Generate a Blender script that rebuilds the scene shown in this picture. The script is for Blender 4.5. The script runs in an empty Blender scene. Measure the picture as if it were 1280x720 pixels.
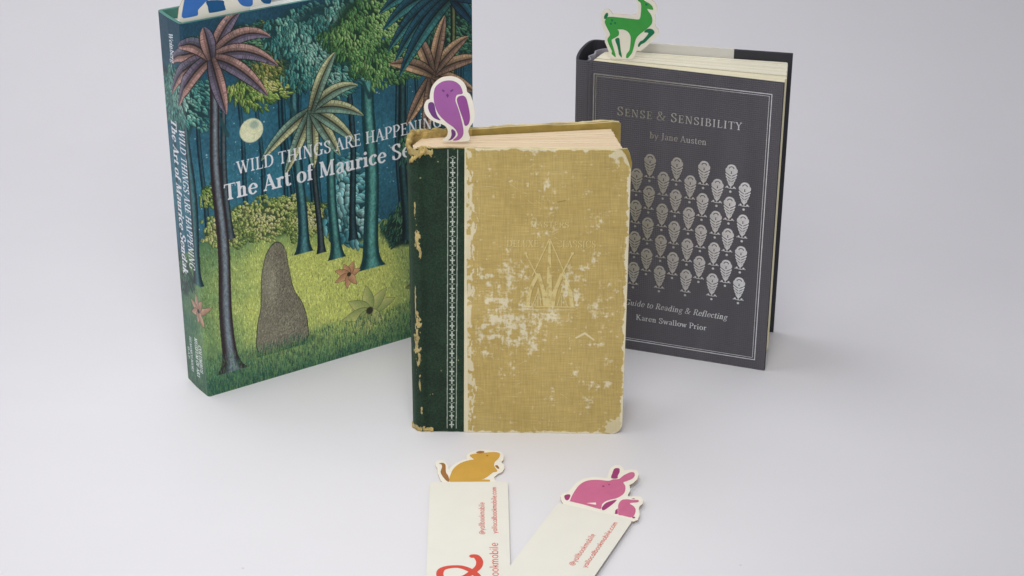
import bpy, bmesh, math, random
import numpy as np
from mathutils import Vector, Matrix

# ------------------------------------------------------------------ camera, world, lights, exposure
# lengths in this script are decimetres; K turns them into metres
K = 0.1
scene = bpy.context.scene
COL = scene.collection
R = math.radians

cam_data = bpy.data.cameras.new('camera')
cam = bpy.data.objects.new('camera', cam_data)
COL.objects.link(cam)
cam_data.sensor_width = 36.0
cam_data.lens = 2378.0 / 1280.0 * 36.0
cam_data.clip_start = 0.01
cam_data.clip_end = 50
cam.matrix_world = (Matrix.Translation((0, 0, 0.7033)) @ Matrix.Rotation(math.pi / 2 - 0.4534, 4, 'X')
                    @ Matrix.Rotation(0.0027, 4, 'Z'))
scene.camera = cam

world = bpy.data.worlds.new('World')
scene.world = world
world.use_nodes = True
bg = world.node_tree.nodes['Background']
bg.inputs['Color'].default_value = (0.95, 0.95, 1.0, 1)
bg.inputs['Strength'].default_value = 0.405


def area_light(name, loc, target, sx, sy, power, color=(1, 1, 1)):
    d = bpy.data.lights.new(name, 'AREA')
    d.shape = 'RECTANGLE'
    d.size = sx * K
    d.size_y = sy * K
    d.energy = power
    d.color = color
    o = bpy.data.objects.new(name, d)
    COL.objects.link(o)
    o.location = Vector(loc) * K
    o.rotation_euler = (Vector(target) - Vector(loc)).to_track_quat('-Z', 'Y').to_euler()
    return o


area_light('softbox_key', (-12.5, 6.0, 12.0), (-1.0, 14.0, 0.5), 9, 9, 3.8, (1.0, 0.985, 0.975))
area_light('softbox_front', (0.0, 4.6, 9.0), (-0.8, 12.2, 0.0), 5, 3, 0.43, (1.0, 0.985, 0.97)).data.spread = R(75)
area_light('softbox_front_low', (-1.2, 5.0, 9.0), (-1.2, 12.2, 0.0), 5, 3, 0.46, (1.0, 0.985, 0.97)).data.spread = R(60)
area_light('ceiling_panel', (-5.0, 16.0, 15.0), (-2.5, 17.0, 0), 10, 8, 7.4, (0.99, 0.985, 1.0))

scene.view_settings.view_transform = 'Standard'
scene.view_settings.look = 'None'
scene.view_settings.exposure = 0.0
scene.view_settings.gamma = 1.0
scene.view_settings.use_curve_mapping = False

random.seed(7)
RNG = np.random.default_rng(11)


# ------------------------------------------------------------------ mesh helpers
def s2l(c):
    """sRGB 0..255 to linear RGBA"""
    r = []
    for v in c:
        v = v / 255.0
        r.append(v / 12.92 if v <= 0.04045 else ((v + 0.055) / 1.055) ** 2.4)
    return tuple(r) + (1.0,)


def mesh_obj(name, verts, faces, mat, parent=None, uvs=None, smooth=False, mats=None, fmat=None):
    me = bpy.data.meshes.new(name)
    me.from_pydata([(v[0] * K, v[1] * K, v[2] * K) for v in verts], [], faces)
    me.update()
    for m in (mats or [mat]):
        me.materials.append(m)
    if fmat:
        me.polygons.foreach_set('material_index', fmat)
    if uvs is not None:
        lay = me.uv_layers.new(name='UVMap')
        for poly in me.polygons:
            for li in poly.loop_indices:
                lay.data[li].uv = uvs[me.loops[li].vertex_index]
    if smooth:
        me.polygons.foreach_set('use_smooth', [True] * len(me.polygons))
    o = bpy.data.objects.new(name, me)
    COL.objects.link(o)
    if parent is not None:
        o.parent = parent
    return o


def thing(name, label, cat, loc, rz=0.0, group=None):
    o = bpy.data.objects.new(name, None)
    COL.objects.link(o)
    o.empty_display_size = 0.01
    o.location = Vector(loc) * K
    o.rotation_euler = (0, 0, rz)
    o['label'] = label
    o['category'] = cat
    if group:
        o['group'] = group
    return o


def bevel(o, w, seg=2, ang=35):
    m = o.modifiers.new('bevel', 'BEVEL')
    m.width = w * K
    m.segments = seg
    m.limit_method = 'ANGLE'
    m.angle_limit = R(ang)
    return o


def signed_area(p):
    return 0.5 * sum(p[i][0] * p[(i + 1) % len(p)][1] - p[(i + 1) % len(p)][0] * p[i][1] for i in range(len(p)))


def catmull(pts, n=4, closed=False):
    out = []
    m = len(pts)
    rng = range(m) if closed else range(m - 1)
    for i in rng:
        if closed:
            p0, p1, p2, p3 = pts[i - 1], pts[i], pts[(i + 1) % m], pts[(i + 2) % m]
        else:
            p0, p1, p2, p3 = pts[max(i - 1, 0)], pts[i], pts[i + 1], pts[min(i + 2, m - 1)]
        for k in range(n):
            t = k / n
            out.append(tuple(0.5 * ((2 * b) + (-a + c) * t + (2 * a - 5 * b + 4 * c - d) * t * t + (-a + 3 * b - 3 * c + d) * t ** 3)
                             for a, b, c, d in zip(p0, p1, p2, p3)))
    if not closed:
        out.append(tuple(pts[-1]))
    return out


def prism(name, outline, mapf, t0, t1, mat, parent, side_mat=None, uvf=None, smooth_side=False):
    """closed 2D outline extruded from depth t0 to t1; mapf(a, b, t) gives the local point"""
    if signed_area(outline) < 0:
        outline = outline[::-1]
    n = len(outline)
    verts = [mapf(a, b, t0) for a, b in outline] + [mapf(a, b, t1) for a, b in outline]
    faces = [tuple(range(n)), tuple(range(2 * n - 1, n - 1, -1))]
    for i in range(n):
        j = (i + 1) % n
        faces.append((i, i + n, j + n, j))
    me_mats = [mat, side_mat or mat]
    fm = [0, 0] + [1] * n
    uvs = None
    if uvf:
        uvs = [uvf(a, b) for a, b in outline] * 2
    o = mesh_obj(name, verts, faces, mat, parent, uvs, mats=me_mats, fmat=fm)
    bm = bmesh.new()
    bm.from_mesh(o.data)
    bmesh.ops.recalc_face_normals(bm, faces=bm.faces)
    bm.to_mesh(o.data)
    bm.free()
    return o


def strip(name, path, thick, z0, z1, mat, parent, side_mat=None, u0=0.0, usign=-1, top=None, nz=1):
    """board or cloth standing upright: a plan path given a thickness (to its right) and a height. u = running length, v = z"""
    n = len(path)
    nor = []
    for i in range(n):
        a = path[max(i - 1, 0)]
        b = path[min(i + 1, n - 1)]
        dx, dy = b[0] - a[0], b[1] - a[1]
        l = math.hypot(dx, dy)
        nor.append((dy / l, -dx / l))
    u = [u0]
    for i in range(1, n):
        u.append(u[-1] + usign * math.dist(path[i], path[i - 1]))
    verts, uvs, faces, fm = [], [], [], []
    for side in (0, 1):
        for k in range(nz + 1):
            for i in range(n):
                zt = z1 if top is None else top(i, u[i])
                z = z0 + (zt - z0) * k / nz
                verts.append((path[i][0] + nor[i][0] * thick * side, path[i][1] + nor[i][1] * thick * side, z))
                uvs.append((u[i], z))
    m = n * (nz + 1)
    for side in (0, 1):
        for k in range(nz):
            for i in range(n - 1):
                a = side * m + k * n + i
                q = (a, a + 1, a + n + 1, a + n)
                faces.append(q if side else q[::-1])
                fm.append(side)
    for i in range(n - 1):
        faces.append((i, i + 1, m + i + 1, m + i)); fm.append(1)
        a = nz * n + i
        faces.append((a, m + a, m + a + 1, a + 1)); fm.append(1)
    for k in range(nz):
        a = k * n
        faces.append((a, m + a, m + a + n, a + n)); fm.append(1)
        a = k * n + n - 1
        faces.append((a, a + n, m + a + n, m + a)); fm.append(1)
    o = mesh_obj(name, verts, faces, mat, parent, uvs, mats=[mat, side_mat or mat], fmat=fm)
    bm = bmesh.new()
    bm.from_mesh(o.data)
    bmesh.ops.recalc_face_normals(bm, faces=bm.faces)
    bm.to_mesh(o.data)
    bm.free()
    return o


def print_mesh(name, polys, mapf, mat, parent, lift=0.0015, step=0.00006):
    """flat print: a list of convex polygons laid on a surface; each a hair above the one before"""
    verts, faces = [], []
    for k, p in enumerate(polys):
        if abs(signed_area(p)) < 1e-9:
            continue
        if signed_area(p) < 0:
            p = p[::-1]
        b = len(verts)
        verts += [mapf(x, y, -(lift + step * (k % 40))) for x, y in p]
        faces.append(tuple(range(b, b + len(p))))
    return mesh_obj(name, verts, faces, mat, parent)


# ------------------------------------------------------------------ lettering: a drawn serif alphabet and a round monoline one
class Pen:
    def __init__(self, T=0.15, t=0.05, serif=True):
        self.T, self.t, self.s = T, t, serif
        self.p = []

    def line(self, x0, y0, x1, y1, w0, w1=None):
        w1 = w0 if w1 is None else w1
        dx, dy = x1 - x0, y1 - y0
        l = math.hypot(dx, dy)
        nx, ny = -dy / l, dx / l
        self.p.append([(x0 + nx * w0 / 2, y0 + ny * w0 / 2), (x0 - nx * w0 / 2, y0 - ny * w0 / 2),
                       (x1 - nx * w1 / 2, y1 - ny * w1 / 2), (x1 + nx * w1 / 2, y1 + ny * w1 / 2)])

    def stem(self, x, y0, y1, w=None, sb=1, st=1):
        w = w or self.T
        self.line(x, y0, x, y1, w)
        if self.s:
            if sb: self.serif(x, y0, w, 1, sb)
            if st: self.serif(x, y1, w, -1, st)

    def serif(self, x, y, w, d, kind=1):
        h = w / 2 + 0.075
        l, r = x - h, x + h
        if kind == 2: r = x            # only to the left
        if kind == 3: l = x
        t = self.t
        self.p.append([(l, y), (r, y), (r, y + d * t * .8), (l, y + d * t * .8)])
        self.p.append([(l, y + d * t * .8), (r, y + d * t * .8), (min(r, x + w / 2), y + d * t * 1.9), (max(l, x - w / 2), y + d * t * 1.9)])

    def bar(self, x0, x1, y, tick=0):
        t = self.t * 1.15
        self.p.append([(x0, y - t / 2), (x1, y - t / 2), (x1, y + t / 2), (x0, y + t / 2)])
        if tick and self.s:
            self.p.append([(x1 - .015, y), (x1 + .035, y), (x1 + .035, y + tick), (x1, y + tick)] if tick > 0 else
                          [(x1 - .015, y), (x1, y + tick), (x1 + .035, y + tick), (x1 + .035, y)])

    def curve(self, pts, closed=False, T=None, t=None, n=5):
        T = T or self.T * 1.06
        t = t or self.t
        c = catmull(pts, n, closed)
        if closed:
            c.append(c[0])
        m = len(c)
        L, Rr = [], []
        for i in range(m):
            a = c[i - 1] if i else (c[-2] if closed else c[0])
            b = c[i + 1] if i < m - 1 else (c[1] if closed else c[-1])
            dx, dy = b[0] - a[0], b[1] - a[1]
            l = math.hypot(dx, dy) or 1
            w = t + (T - t) * abs(dy / l) ** 1.5
            L.append((c[i][0] - dy / l * w / 2, c[i][1] + dx / l * w / 2))
            Rr.append((c[i][0] + dy / l * w / 2, c[i][1] - dx / l * w / 2))
        for i in range(m - 1):
            self.p.append([L[i], Rr[i], Rr[i + 1], L[i + 1]])

    def dot(self, x, y, r):
        self.p.append([(x + r * math.cos(a * math.pi / 5), y + r * math.sin(a * math.pi / 5)) for a in range(10)])


def glyph(ch, T, t):
    g = Pen(T, t)
    X = .66
    if ch == 'A': g.line(.1, 0, .37, 1, t * 1.2); g.line(.35, 1, .67, 0, T); g.bar(.2, .56, .33); g.serif(.1, 0, t, 1); g.serif(.67, 0, T, 1); return g.p, .78
    if ch == 'B': g.stem(.2, 0, 1, sb=2, st=2); g.curve([(.2, .975), (.45, .97), (.6, .77), (.45, .54), (.2, .53)]); g.curve([(.2, .53), (.5, .52), (.68, .27), (.5, .03), (.2, .025)]); return g.p, .76
    if ch in 'CG':
        g.curve([(.74, .76), (.62, .93), (.45, .985), (.22, .85), (.13, .5), (.22, .15), (.45, .015), (.62, .06), (.75, .22)]); g.line(.745, .7, .745, .98, t)
        if ch == 'G': g.stem(.72, .02, .42, sb=0); return g.p, .87
        return g.p, .82
    if ch == 'D': g.stem(.2, 0, 1, sb=2, st=2); g.curve([(.2, .975), (.45, .97), (.7, .8), (.77, .5), (.7, .2), (.45, .03), (.2, .025)]); return g.p, .88
    if ch == 'E': g.stem(.2, 0, 1, sb=2, st=2); g.bar(.2, .58, .972, -.2); g.bar(.2, .5, .51); g.bar(.2, .6, .028, .22); g.line(.5, .4, .5, .62, t); return g.p, .68
    if ch == 'F': g.stem(.2, 0, 1, st=2); g.bar(.2, .58, .972, -.2); g.bar(.2, .5, .5); g.line(.5, .4, .5, .6, t); return g.p, .64
    if ch == 'H': g.stem(.2, 0, 1); g.stem(.7, 0, 1); g.bar(.2, .7, .52); return g.p, .9
    if ch == 'I': g.stem(.2, 0, 1); return g.p, .4
    if ch == 'J': g.stem(.27, .2, 1, sb=0); g.curve([(.27, .25), (.25, .02), (.14, -.1), (.02, -.05)]); return g.p, .46
    if ch == 'K': g.stem(.2, 0, 1); g.line(.22, .4, .63, .98, t * 1.2); g.line(.36, .58, .74, 0, T); g.serif(.63, 1, t, -1); g.serif(.74, 0, T, 1); return g.p, .86
    if ch == 'L': g.stem(.2, 0, 1, sb=2); g.bar(.2, .6, .028, .25); return g.p, .66
    if ch == 'M': g.stem(.17, 0, 1, w=t * 1.3, st=2); g.line(.2, 1, .5, .04, T); g.line(.5, .04, .82, 1, t * 1.2); g.stem(.84, 0, 1, st=3); return g.p, 1.04
    if ch == 'N': g.stem(.18, 0, 1, w=t * 1.2, st=2); g.line(.2, 1, .72, 0, T); g.stem(.73, .0, 1, w=t * 1.2, sb=0); return g.p, .9
    if ch == 'O': g.curve([(.46, .985), (.2, .82), (.13, .5), (.2, .18), (.46, .015), (.72, .18), (.79, .5), (.72, .82)], True); return g.p, .92
    if ch == 'P': g.stem(.2, 0, 1, st=2); g.curve([(.2, .975), (.46, .97), (.63, .74), (.46, .48), (.2, .47)]); return g.p, .7
    if ch == 'R': g.stem(.2, 0, 1, st=2); g.curve([(.2, .975), (.46, .97), (.62, .74), (.46, .5), (.2, .49)]); g.line(.4, .5, .7, 0, T); g.serif(.71, 0, T, 1, 3); return g.p, .79
    if ch == 'S': g.curve([(.55, .78), (.46, .94), (.33, .985), (.17, .9), (.13, .74), (.24, .58), (.42, .46), (.56, .3), (.5, .1), (.33, .015), (.18, .06), (.1, .24)], T=T * 1.05); g.line(.555, .7, .555, .98, t); g.line(.095, .02, .095, .3, t); return g.p, .67
    if ch == 'T': g.stem(.38, 0, 1, st=0); g.bar(.06, .7, .97, -.2); g.line(.07, .98, .055, .77, t); return g.p, .74
    if ch == 'U': g.stem(.19, .3, 1, sb=0); g.curve([(.19, .35), (.22, .1), (.43, .01), (.66, .1), (.7, .35)], T=T * .8); g.stem(.7, .3, 1, w=t * 1.2, sb=0); return g.p, .86
    if ch == 'W': g.line(.1, 1, .35, 0, T); g.line(.35, 0, .56, .95, t * 1.2); g.line(.5, 1, .78, 0, T); g.line(.78, 0, 1.0, .98, t * 1.2); g.serif(.1, 1, T, -1); g.serif(.52, 1, T * .6, -1); g.serif(1.0, 1, t, -1); return g.p, 1.1
    if ch == 'X': g.line(.12, 1, .66, 0, T); g.line(.12, 0, .64, 1, t * 1.2); g.serif(.12, 1, T, -1); g.serif(.64, 1, t, -1); g.serif(.12, 0, t, 1); g.serif(.66, 0, T, 1); return g.p, .78
    if ch == 'Y': g.line(.1, 1, .38, .48, T); g.line(.38, .48, .64, 1, t * 1.2); g.stem(.38, 0, .5, st=0); g.serif(.1, 1, T, -1); g.serif(.64, 1, t, -1); return g.p, .74
    if ch == '&': g.curve([(.82, .5), (.74, .3), (.58, .1), (.34, .015), (.14, .1), (.1, .28), (.22, .46), (.42, .6), (.52, .76), (.45, .94), (.3, .97), (.2, .84), (.28, .62), (.5, .32), (.72, .06), (.86, .02)], T=T * .8); g.bar(.68, .92, .5); return g.p, .98
    if ch == 'a': g.curve([(.12, .52), (.2, .64), (.34, X), (.45, .55), (.45, .4)], T=T * .8); g.stem(.44, .06, .48, sb=0, st=0); g.curve([(.44, .4), (.25, .34), (.12, .18), (.2, .02), (.33, .03), (.44, .14)], T=T * .8); g.line(.44, .03, .55, .02, t * 1.2); return g.p, .57
    if ch == 'b': g.stem(.16, 0, 1, sb=0, st=2); g.curve([(.17, .52), (.33, X), (.5, .5), (.52, .33), (.48, .12), (.32, .01), (.17, .08)]); return g.p, .63
    if ch == 'c': g.curve([(.47, .5), (.38, .64), (.27, .64), (.13, .5), (.1, .33), (.15, .12), (.3, .015), (.47, .14)]); return g.p, .53
    if ch == 'd': g.stem(.48, .0, 1, st=2, sb=3); g.curve([(.47, .52), (.32, X), (.15, .5), (.11, .33), (.15, .12), (.3, .01), (.47, .12)]); return g.p, .65
    if ch == 'e': g.curve([(.12, .36), (.5, .37), (.46, .57), (.3, .65), (.14, .5), (.1, .32), (.16, .1), (.32, .015), (.5, .15)], n=6, T=T * .95); return g.p, .57
    if ch == 'f': g.stem(.17, 0, .8, st=0); g.curve([(.17, .75), (.2, .94), (.32, 1.0), (.43, .93)]); g.bar(.04, .36, .63); return g.p, .38
    if ch == 'g': g.curve([(.3, .64), (.15, .53), (.13, .38), (.22, .25), (.36, .26), (.46, .4), (.43, .56)], True, T=T * .85); g.curve([(.2, .26), (.13, .14), (.25, .06), (.45, .03), (.53, -.1), (.4, -.25), (.18, -.24), (.08, -.12), (.2, .0)], T=T * .7); g.line(.43, .56, .56, .63, t * 1.4); return g.p, .58
    if ch == 'h': g.stem(.16, 0, 1, st=2); g.curve([(.17, .48), (.3, .63), (.44, .6), (.48, .42)]); g.stem(.48, 0, .46, st=0); return g.p, .66
    if ch == 'i': g.stem(.17, 0, .64, st=2); g.dot(.16, .87, T * .62); return g.p, .34
    if ch == 'k': g.stem(.16, 0, 1, st=2); g.line(.18, .26, .46, .62, t * 1.2); g.line(.28, .4, .54, 0, T); g.serif(.46, .64, t, -1); g.serif(.54, 0, T, 1, 3); return g.p, .65
    if ch == 'l': g.stem(.17, 0, 1, st=2); return g.p, .34
    if ch == 'n': g.stem(.16, 0, .64, st=2); g.curve([(.17, .48), (.3, .63), (.44, .6), (.48, .42)]); g.stem(.48, 0, .46, st=0); return g.p, .66
    if ch == 'o': g.curve([(.31, .65), (.14, .54), (.1, .33), (.14, .12), (.31, .01), (.48, .12), (.52, .33), (.48, .54)], True); return g.p, .62
    if ch == 'r': g.stem(.16, 0, .64, st=2); g.curve([(.17, .44), (.26, .62), (.38, .62)], T=T); g.dot(.39, .58, T * .5); return g.p, .46
    if ch == 's': g.curve([(.38, .5), (.32, .63), (.2, .63), (.11, .53), (.15, .4), (.32, .3), (.4, .16), (.3, .02), (.16, .03), (.08, .18)], T=T * .9); return g.p, .48
    if ch == 't': g.stem(.17, .15, .84, sb=0, st=0); g.curve([(.17, .2), (.2, .04), (.3, .02), (.4, .1)]); g.bar(.04, .37, .62); return g.p, .4
    if ch == 'u': g.stem(.16, .2, .64, sb=0, st=2); g.curve([(.16, .26), (.2, .06), (.32, .02), (.46, .14)]); g.stem(.48, 0, .64, sb=3, st=2); return g.p, .66
    if ch == 'w': g.line(.08, .63, .27, 0, T); g.line(.27, 0, .42, .6, t * 1.2); g.line(.4, .63, .58, 0, T); g.line(.58, 0, .74, .63, t * 1.2); g.serif(.08, .64, T, -1); g.serif(.74, .64, t, -1); return g.p, .82
    if ch == 'y': g.line(.1, .63, .31, .02, T); g.line(.52, .63, .24, -.24, t * 1.2); g.serif(.1, .64, T, -1); g.serif(.52, .64, t, -1); g.dot(.18, -.22, T * .5); return g.p, .61
    if ch == '.': g.dot(.12, .06, .07); return g.p, .24
    return [], .3


def mono(ch, w):
    g = Pen(w, w, False)
    o = [(.3, .64), (.13, .52), (.08, .33), (.13, .13), (.3, .02), (.47, .13), (.52, .33), (.47, .52)]
    cv = lambda pts, c=False: g.curve(pts, c, T=w, t=w)
    if ch == 'a': cv(o, True); g.line(.54, 0, .54, .64, w); return g.p, .68
    if ch == 'b': cv([(x + .04, y) for x, y in o], True); g.line(.1, 0, .1, 1, w); return g.p, .68
    if ch == 'o': cv(o, True); return g.p, .62
    if ch == 'l': g.line(.1, 0, .1, 1, w); return g.p, .24
    if ch == 'i': g.line(.1, 0, .1, .64, w); g.dot(.1, .88, w * .75); return g.p, .24
    if ch == 'k': g.line(.1, 0, .1, 1, w); g.line(.12, .26, .44, .62, w); g.line(.24, .38, .46, 0, w); return g.p, .5
    if ch == 'm': g.line(.1, 0, .1, .64, w); cv([(.1, .42), (.24, .62), (.38, .58), (.42, .4), (.42, .0)]); cv([(.42, .42), (.56, .62), (.7, .58), (.74, .4), (.74, .0)]); return g.p, .88
    if ch == 'e': cv([(.1, .34), (.5, .34), (.46, .55), (.3, .64), (.13, .52), (.08, .33), (.13, .13), (.3, .02), (.48, .12)]); return g.p, .6
    if ch == 'c': cv([(.47, .52), (.3, .64), (.13, .52), (.08, .33), (.13, .13), (.3, .02), (.47, .13)]); return g.p, .54
    if ch == 'y': g.line(.06, .64, .29, .04, w); g.line(.5, .64, .2, -.26, w); return g.p, .54
    if ch == '.': g.dot(.1, .05, w * .75); return g.p, .22
    if ch == '@': cv([(.66, .1), (.42, -.06), (.15, .08), (.06, .4), (.2, .76), (.5, .86), (.8, .68), (.84, .36), (.7, .2), (.62, .32), (.64, .58)]); cv([(.46, .58), (.3, .46), (.34, .26), (.5, .22), (.62, .36), (.6, .54)], True); return g.p, .94
    return [], .3


def text_polys(s, x0, x1, y, h, T=.15, t=.05, italic=0.0, small_caps=False, mono_w=None, bigcap=1.0, hfun=None):
    """letters fitted between x0 and x1 on baseline y with capital height h"""
    items, cx = [], 0.0
    for i, ch in enumerate(s):
        if ch == ' ':
            cx += .34
            continue
        sc = 1.0
        if small_caps and not (i == 0 or s[i - 1] == ' '):
            sc = .86
        if mono_w:
            p, adv = mono(ch, mono_w)
        else:
            p, adv = glyph(ch, T, t)
        items.append((p, cx, sc))
        cx += adv * sc + (.10 if small_caps else .035)
    sx = (x1 - x0) / cx
    out = []
    for p, ox, sc in items:
        for poly in p:
            out.append([(x0 + (ox + px * sc) * sx + italic * py * sc * h, y + py * sc * h) for px, py in poly])
    return out


# ------------------------------------------------------------------ painting surface for flat print (built in memory, no file)
class Canvas:
    def __init__(self, w, h, res, x_off=0.0, color=(0, 0, 0)):
        self.res, self.xo = res, x_off
        self.W, self.H = int(w * res), int(h * res)
        self.a = np.ones((self.H, self.W, 3), np.float32) * (np.array(color, np.float32) / 255)

    def px(self, x, y):
        return (x + self.xo) * self.res, y * self.res

    def poly(self, pts, color, alpha=1.0):
        P = np.array([self.px(x, y) for x, y in pts])
        x0, y0 = np.floor(P.min(0)).astype(int)
        x1, y1 = np.ceil(P.max(0)).astype(int) + 1
        x0, y0 = max(x0, 0), max(y0, 0)
        x1, y1 = min(x1, self.W), min(y1, self.H)
        if x1 <= x0 or y1 <= y0:
            return
        X = np.arange(x0, x1)[None, :] + .5
        Y = np.arange(y0, y1)[:, None] + .5
        ins = np.zeros((y1 - y0, x1 - x0), bool)
        n = len(P)
        for i in range(n):
            ax, ay = P[i]
            bx, by = P[(i + 1) % n]
            if ay == by:
                continue
            c = ((Y >= ay) != (Y >= by)) & (X < (bx - ax) * (Y - ay) / (by - ay) + ax)
            ins ^= c
        sub = self.a[y0:y1, x0:x1]
        col = np.array(color, np.float32) / 255
        sub[ins] = sub[ins] * (1 - alpha) + col * alpha

    def blob(self, x, y, rx, ry, color, alpha=1.0, soft=1.0, rot=0.0):
        cx, cy = self.px(x, y)
        r = max(rx, ry) * self.res * 1.3
        x0, x1 = max(int(cx - r), 0), min(int(cx + r) + 1, self.W)
        y0, y1 = max(int(cy - r), 0), min(int(cy + r) + 1, self.H)
        if x1 <= x0 or y1 <= y0:
            return
        X = (np.arange(x0, x1)[None, :] + .5 - cx) / self.res
        Y = (np.arange(y0, y1)[:, None] + .5 - cy) / self.res
        c, s = math.cos(rot), math.sin(rot)
        d = np.sqrt(((X * c + Y * s) / rx) ** 2 + ((-X * s + Y * c) / ry) ** 2)
        m = np.clip((1.0 - d) / soft, 0, 1)[..., None] * alpha
        sub = self.a[y0:y1, x0:x1]
        sub[:] = sub * (1 - m) + np.array(color, np.float32) / 255 * m

    def leaf(self, x, y, ang, L, w, c0, c1, edge=None):
        cx, cy = self.px(x, y)
        l, ww = L * self.res, w * self.res
        r = l + ww
        x0, x1 = max(int(cx - r), 0), min(int(cx + r) + 1, self.W)
        y0, y1 = max(int(cy - r), 0), min(int(cy + r) + 1, self.H)
        if x1 <= x0 or y1 <= y0:
            return
        X = np.arange(x0, x1)[None, :] + .5 - cx
        Y = np.arange(y0, y1)[:, None] + .5 - cy
        c, s = math.cos(ang), math.sin(ang)
        a = (X * c + Y * s) / l
        b = -X * s + Y * c
        hw = ww * np.clip(2.6 * np.clip(a, 0, 1) ** .55 * (1 - a), 0, 1)
        ins = (a > 0) & (a < 1) & (np.abs(b) < hw)
        t = np.clip(.5 + .6 * b / (ww + 1e-6), 0, 1)[..., None]
        col = (np.array(c0) * (1 - t) + np.array(c1) * t) / 255
        e = (np.abs(b) > hw - 1.0)[..., None]
        col = np.where(e, np.array(edge if edge is not None else np.array(c0) * .45) / 255, col)
        sub = self.a[y0:y1, x0:x1]
        sub[ins] = col[ins]

    def image(self, name):
        im = bpy.data.images.new(name, self.W, self.H, alpha=False)
        buf = np.ones((self.H, self.W, 4), np.float32)
        buf[..., :3] = np.clip(self.a, 0, 1)
        im.pixels.foreach_set(buf.ravel())
        im.pack()
        return im


def vnoise(h, w, cell, seed=0, aniso=1.0):
    """smooth value noise 0..1 with a given cell in pixels"""
    r = np.random.default_rng(seed)
    gy, gx = int(h / (cell * aniso)) + 3, int(w / cell) + 3
    g = r.random((gy, gx)).astype(np.float32)
    y = np.arange(h) / (cell * aniso)
    x = np.arange(w) / cell
    yi, xi = y.astype(int), x.astype(int)
    fy, fx = (y - yi)[:, None], (x - xi)[None, :]
    fy, fx = fy * fy * (3 - 2 * fy), fx * fx * (3 - 2 * fx)
    a = g[yi][:, xi]; b = g[yi][:, xi + 1]; c = g[yi + 1][:, xi]; d = g[yi + 1][:, xi + 1]
    return (a * (1 - fx) + b * fx) * (1 - fy) + (c * (1 - fx) + d * fx) * fy


def fbm(h, w, cell, seed=0, octs=4, aniso=1.0):
    s = 0; amp = 1; tot = 0
    for o in range(octs):
        s = s + amp * vnoise(h, w, max(cell / 2 ** o, 1.01), seed + o * 17, aniso)
        tot += amp; amp *= .55
    return s / tot


# ------------------------------------------------------------------ materials
def new_mat(name, base=(.8, .8, .8, 1), rough=.6, metallic=0.0, spec=.5):
    m = bpy.data.materials.new(name)
    m.use_nodes = True
    b = m.node_tree.nodes['Principled BSDF']
    b.inputs['Base Color'].default_value = base
    b.inputs['Roughness'].default_value = rough
    b.inputs['Metallic'].default_value = metallic
    b.inputs['Specular IOR Level'].default_value = spec
    return m, m.node_tree.nodes, m.node_tree.links, b


def add_noise(m, amount=.12, scale=40, stretch=(1, 1, 1), bump=0.0, bump_scale=None, detail=4, dist=0.0002):
    """gentle brightness variation and fine relief on a plain material, in object space"""
    nt = m.node_tree; N, L = nt.nodes, nt.links
    b = N['Principled BSDF']
    tc = N.new('ShaderNodeTexCoord')
    mp = N.new('ShaderNodeMapping'); mp.inputs['Scale'].default_value = stretch
    L.new(tc.outputs['Object'], mp.inputs['Vector'])
    nz = N.new('ShaderNodeTexNoise'); nz.inputs['Scale'].default_value = scale; nz.inputs['Detail'].default_value = detail
    L.new(mp.outputs['Vector'], nz.inputs['Vector'])
    mr = N.new('ShaderNodeMapRange'); mr.inputs['To Min'].default_value = 1 - amount; mr.inputs['To Max'].default_value = 1 + amount
    mr.inputs['From Min'].default_value = .3; mr.inputs['From Max'].default_value = .7
    L.new(nz.outputs['Fac'], mr.inputs['Value'])
    vm = N.new('ShaderNodeVectorMath'); vm.operation = 'SCALE'
    src = b.inputs['Base Color']
    if src.is_linked:
        L.new(src.links[0].from_socket, vm.inputs[0])
    else:
        vm.inputs[0].default_value = src.default_value[:3]
    L.new(mr.outputs['Result'], vm.inputs['Scale'])
    L.new(vm.outputs['Vector'], src)
    if bump:
        n2 = N.new('ShaderNodeTexNoise'); n2.inputs['Scale'].default_value = bump_scale or scale * 6; n2.inputs['Detail'].default_value = 3
        L.new(mp.outputs['Vector'], n2.inputs['Vector'])
        bp = N.new('ShaderNodeBump'); bp.inputs['Strength'].default_value = bump; bp.inputs['Distance'].default_value = dist
        L.new(n2.outputs['Fac'], bp.inputs['Height'])
        L.new(bp.outputs['Normal'], b.inputs['Normal'])
    return m


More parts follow.
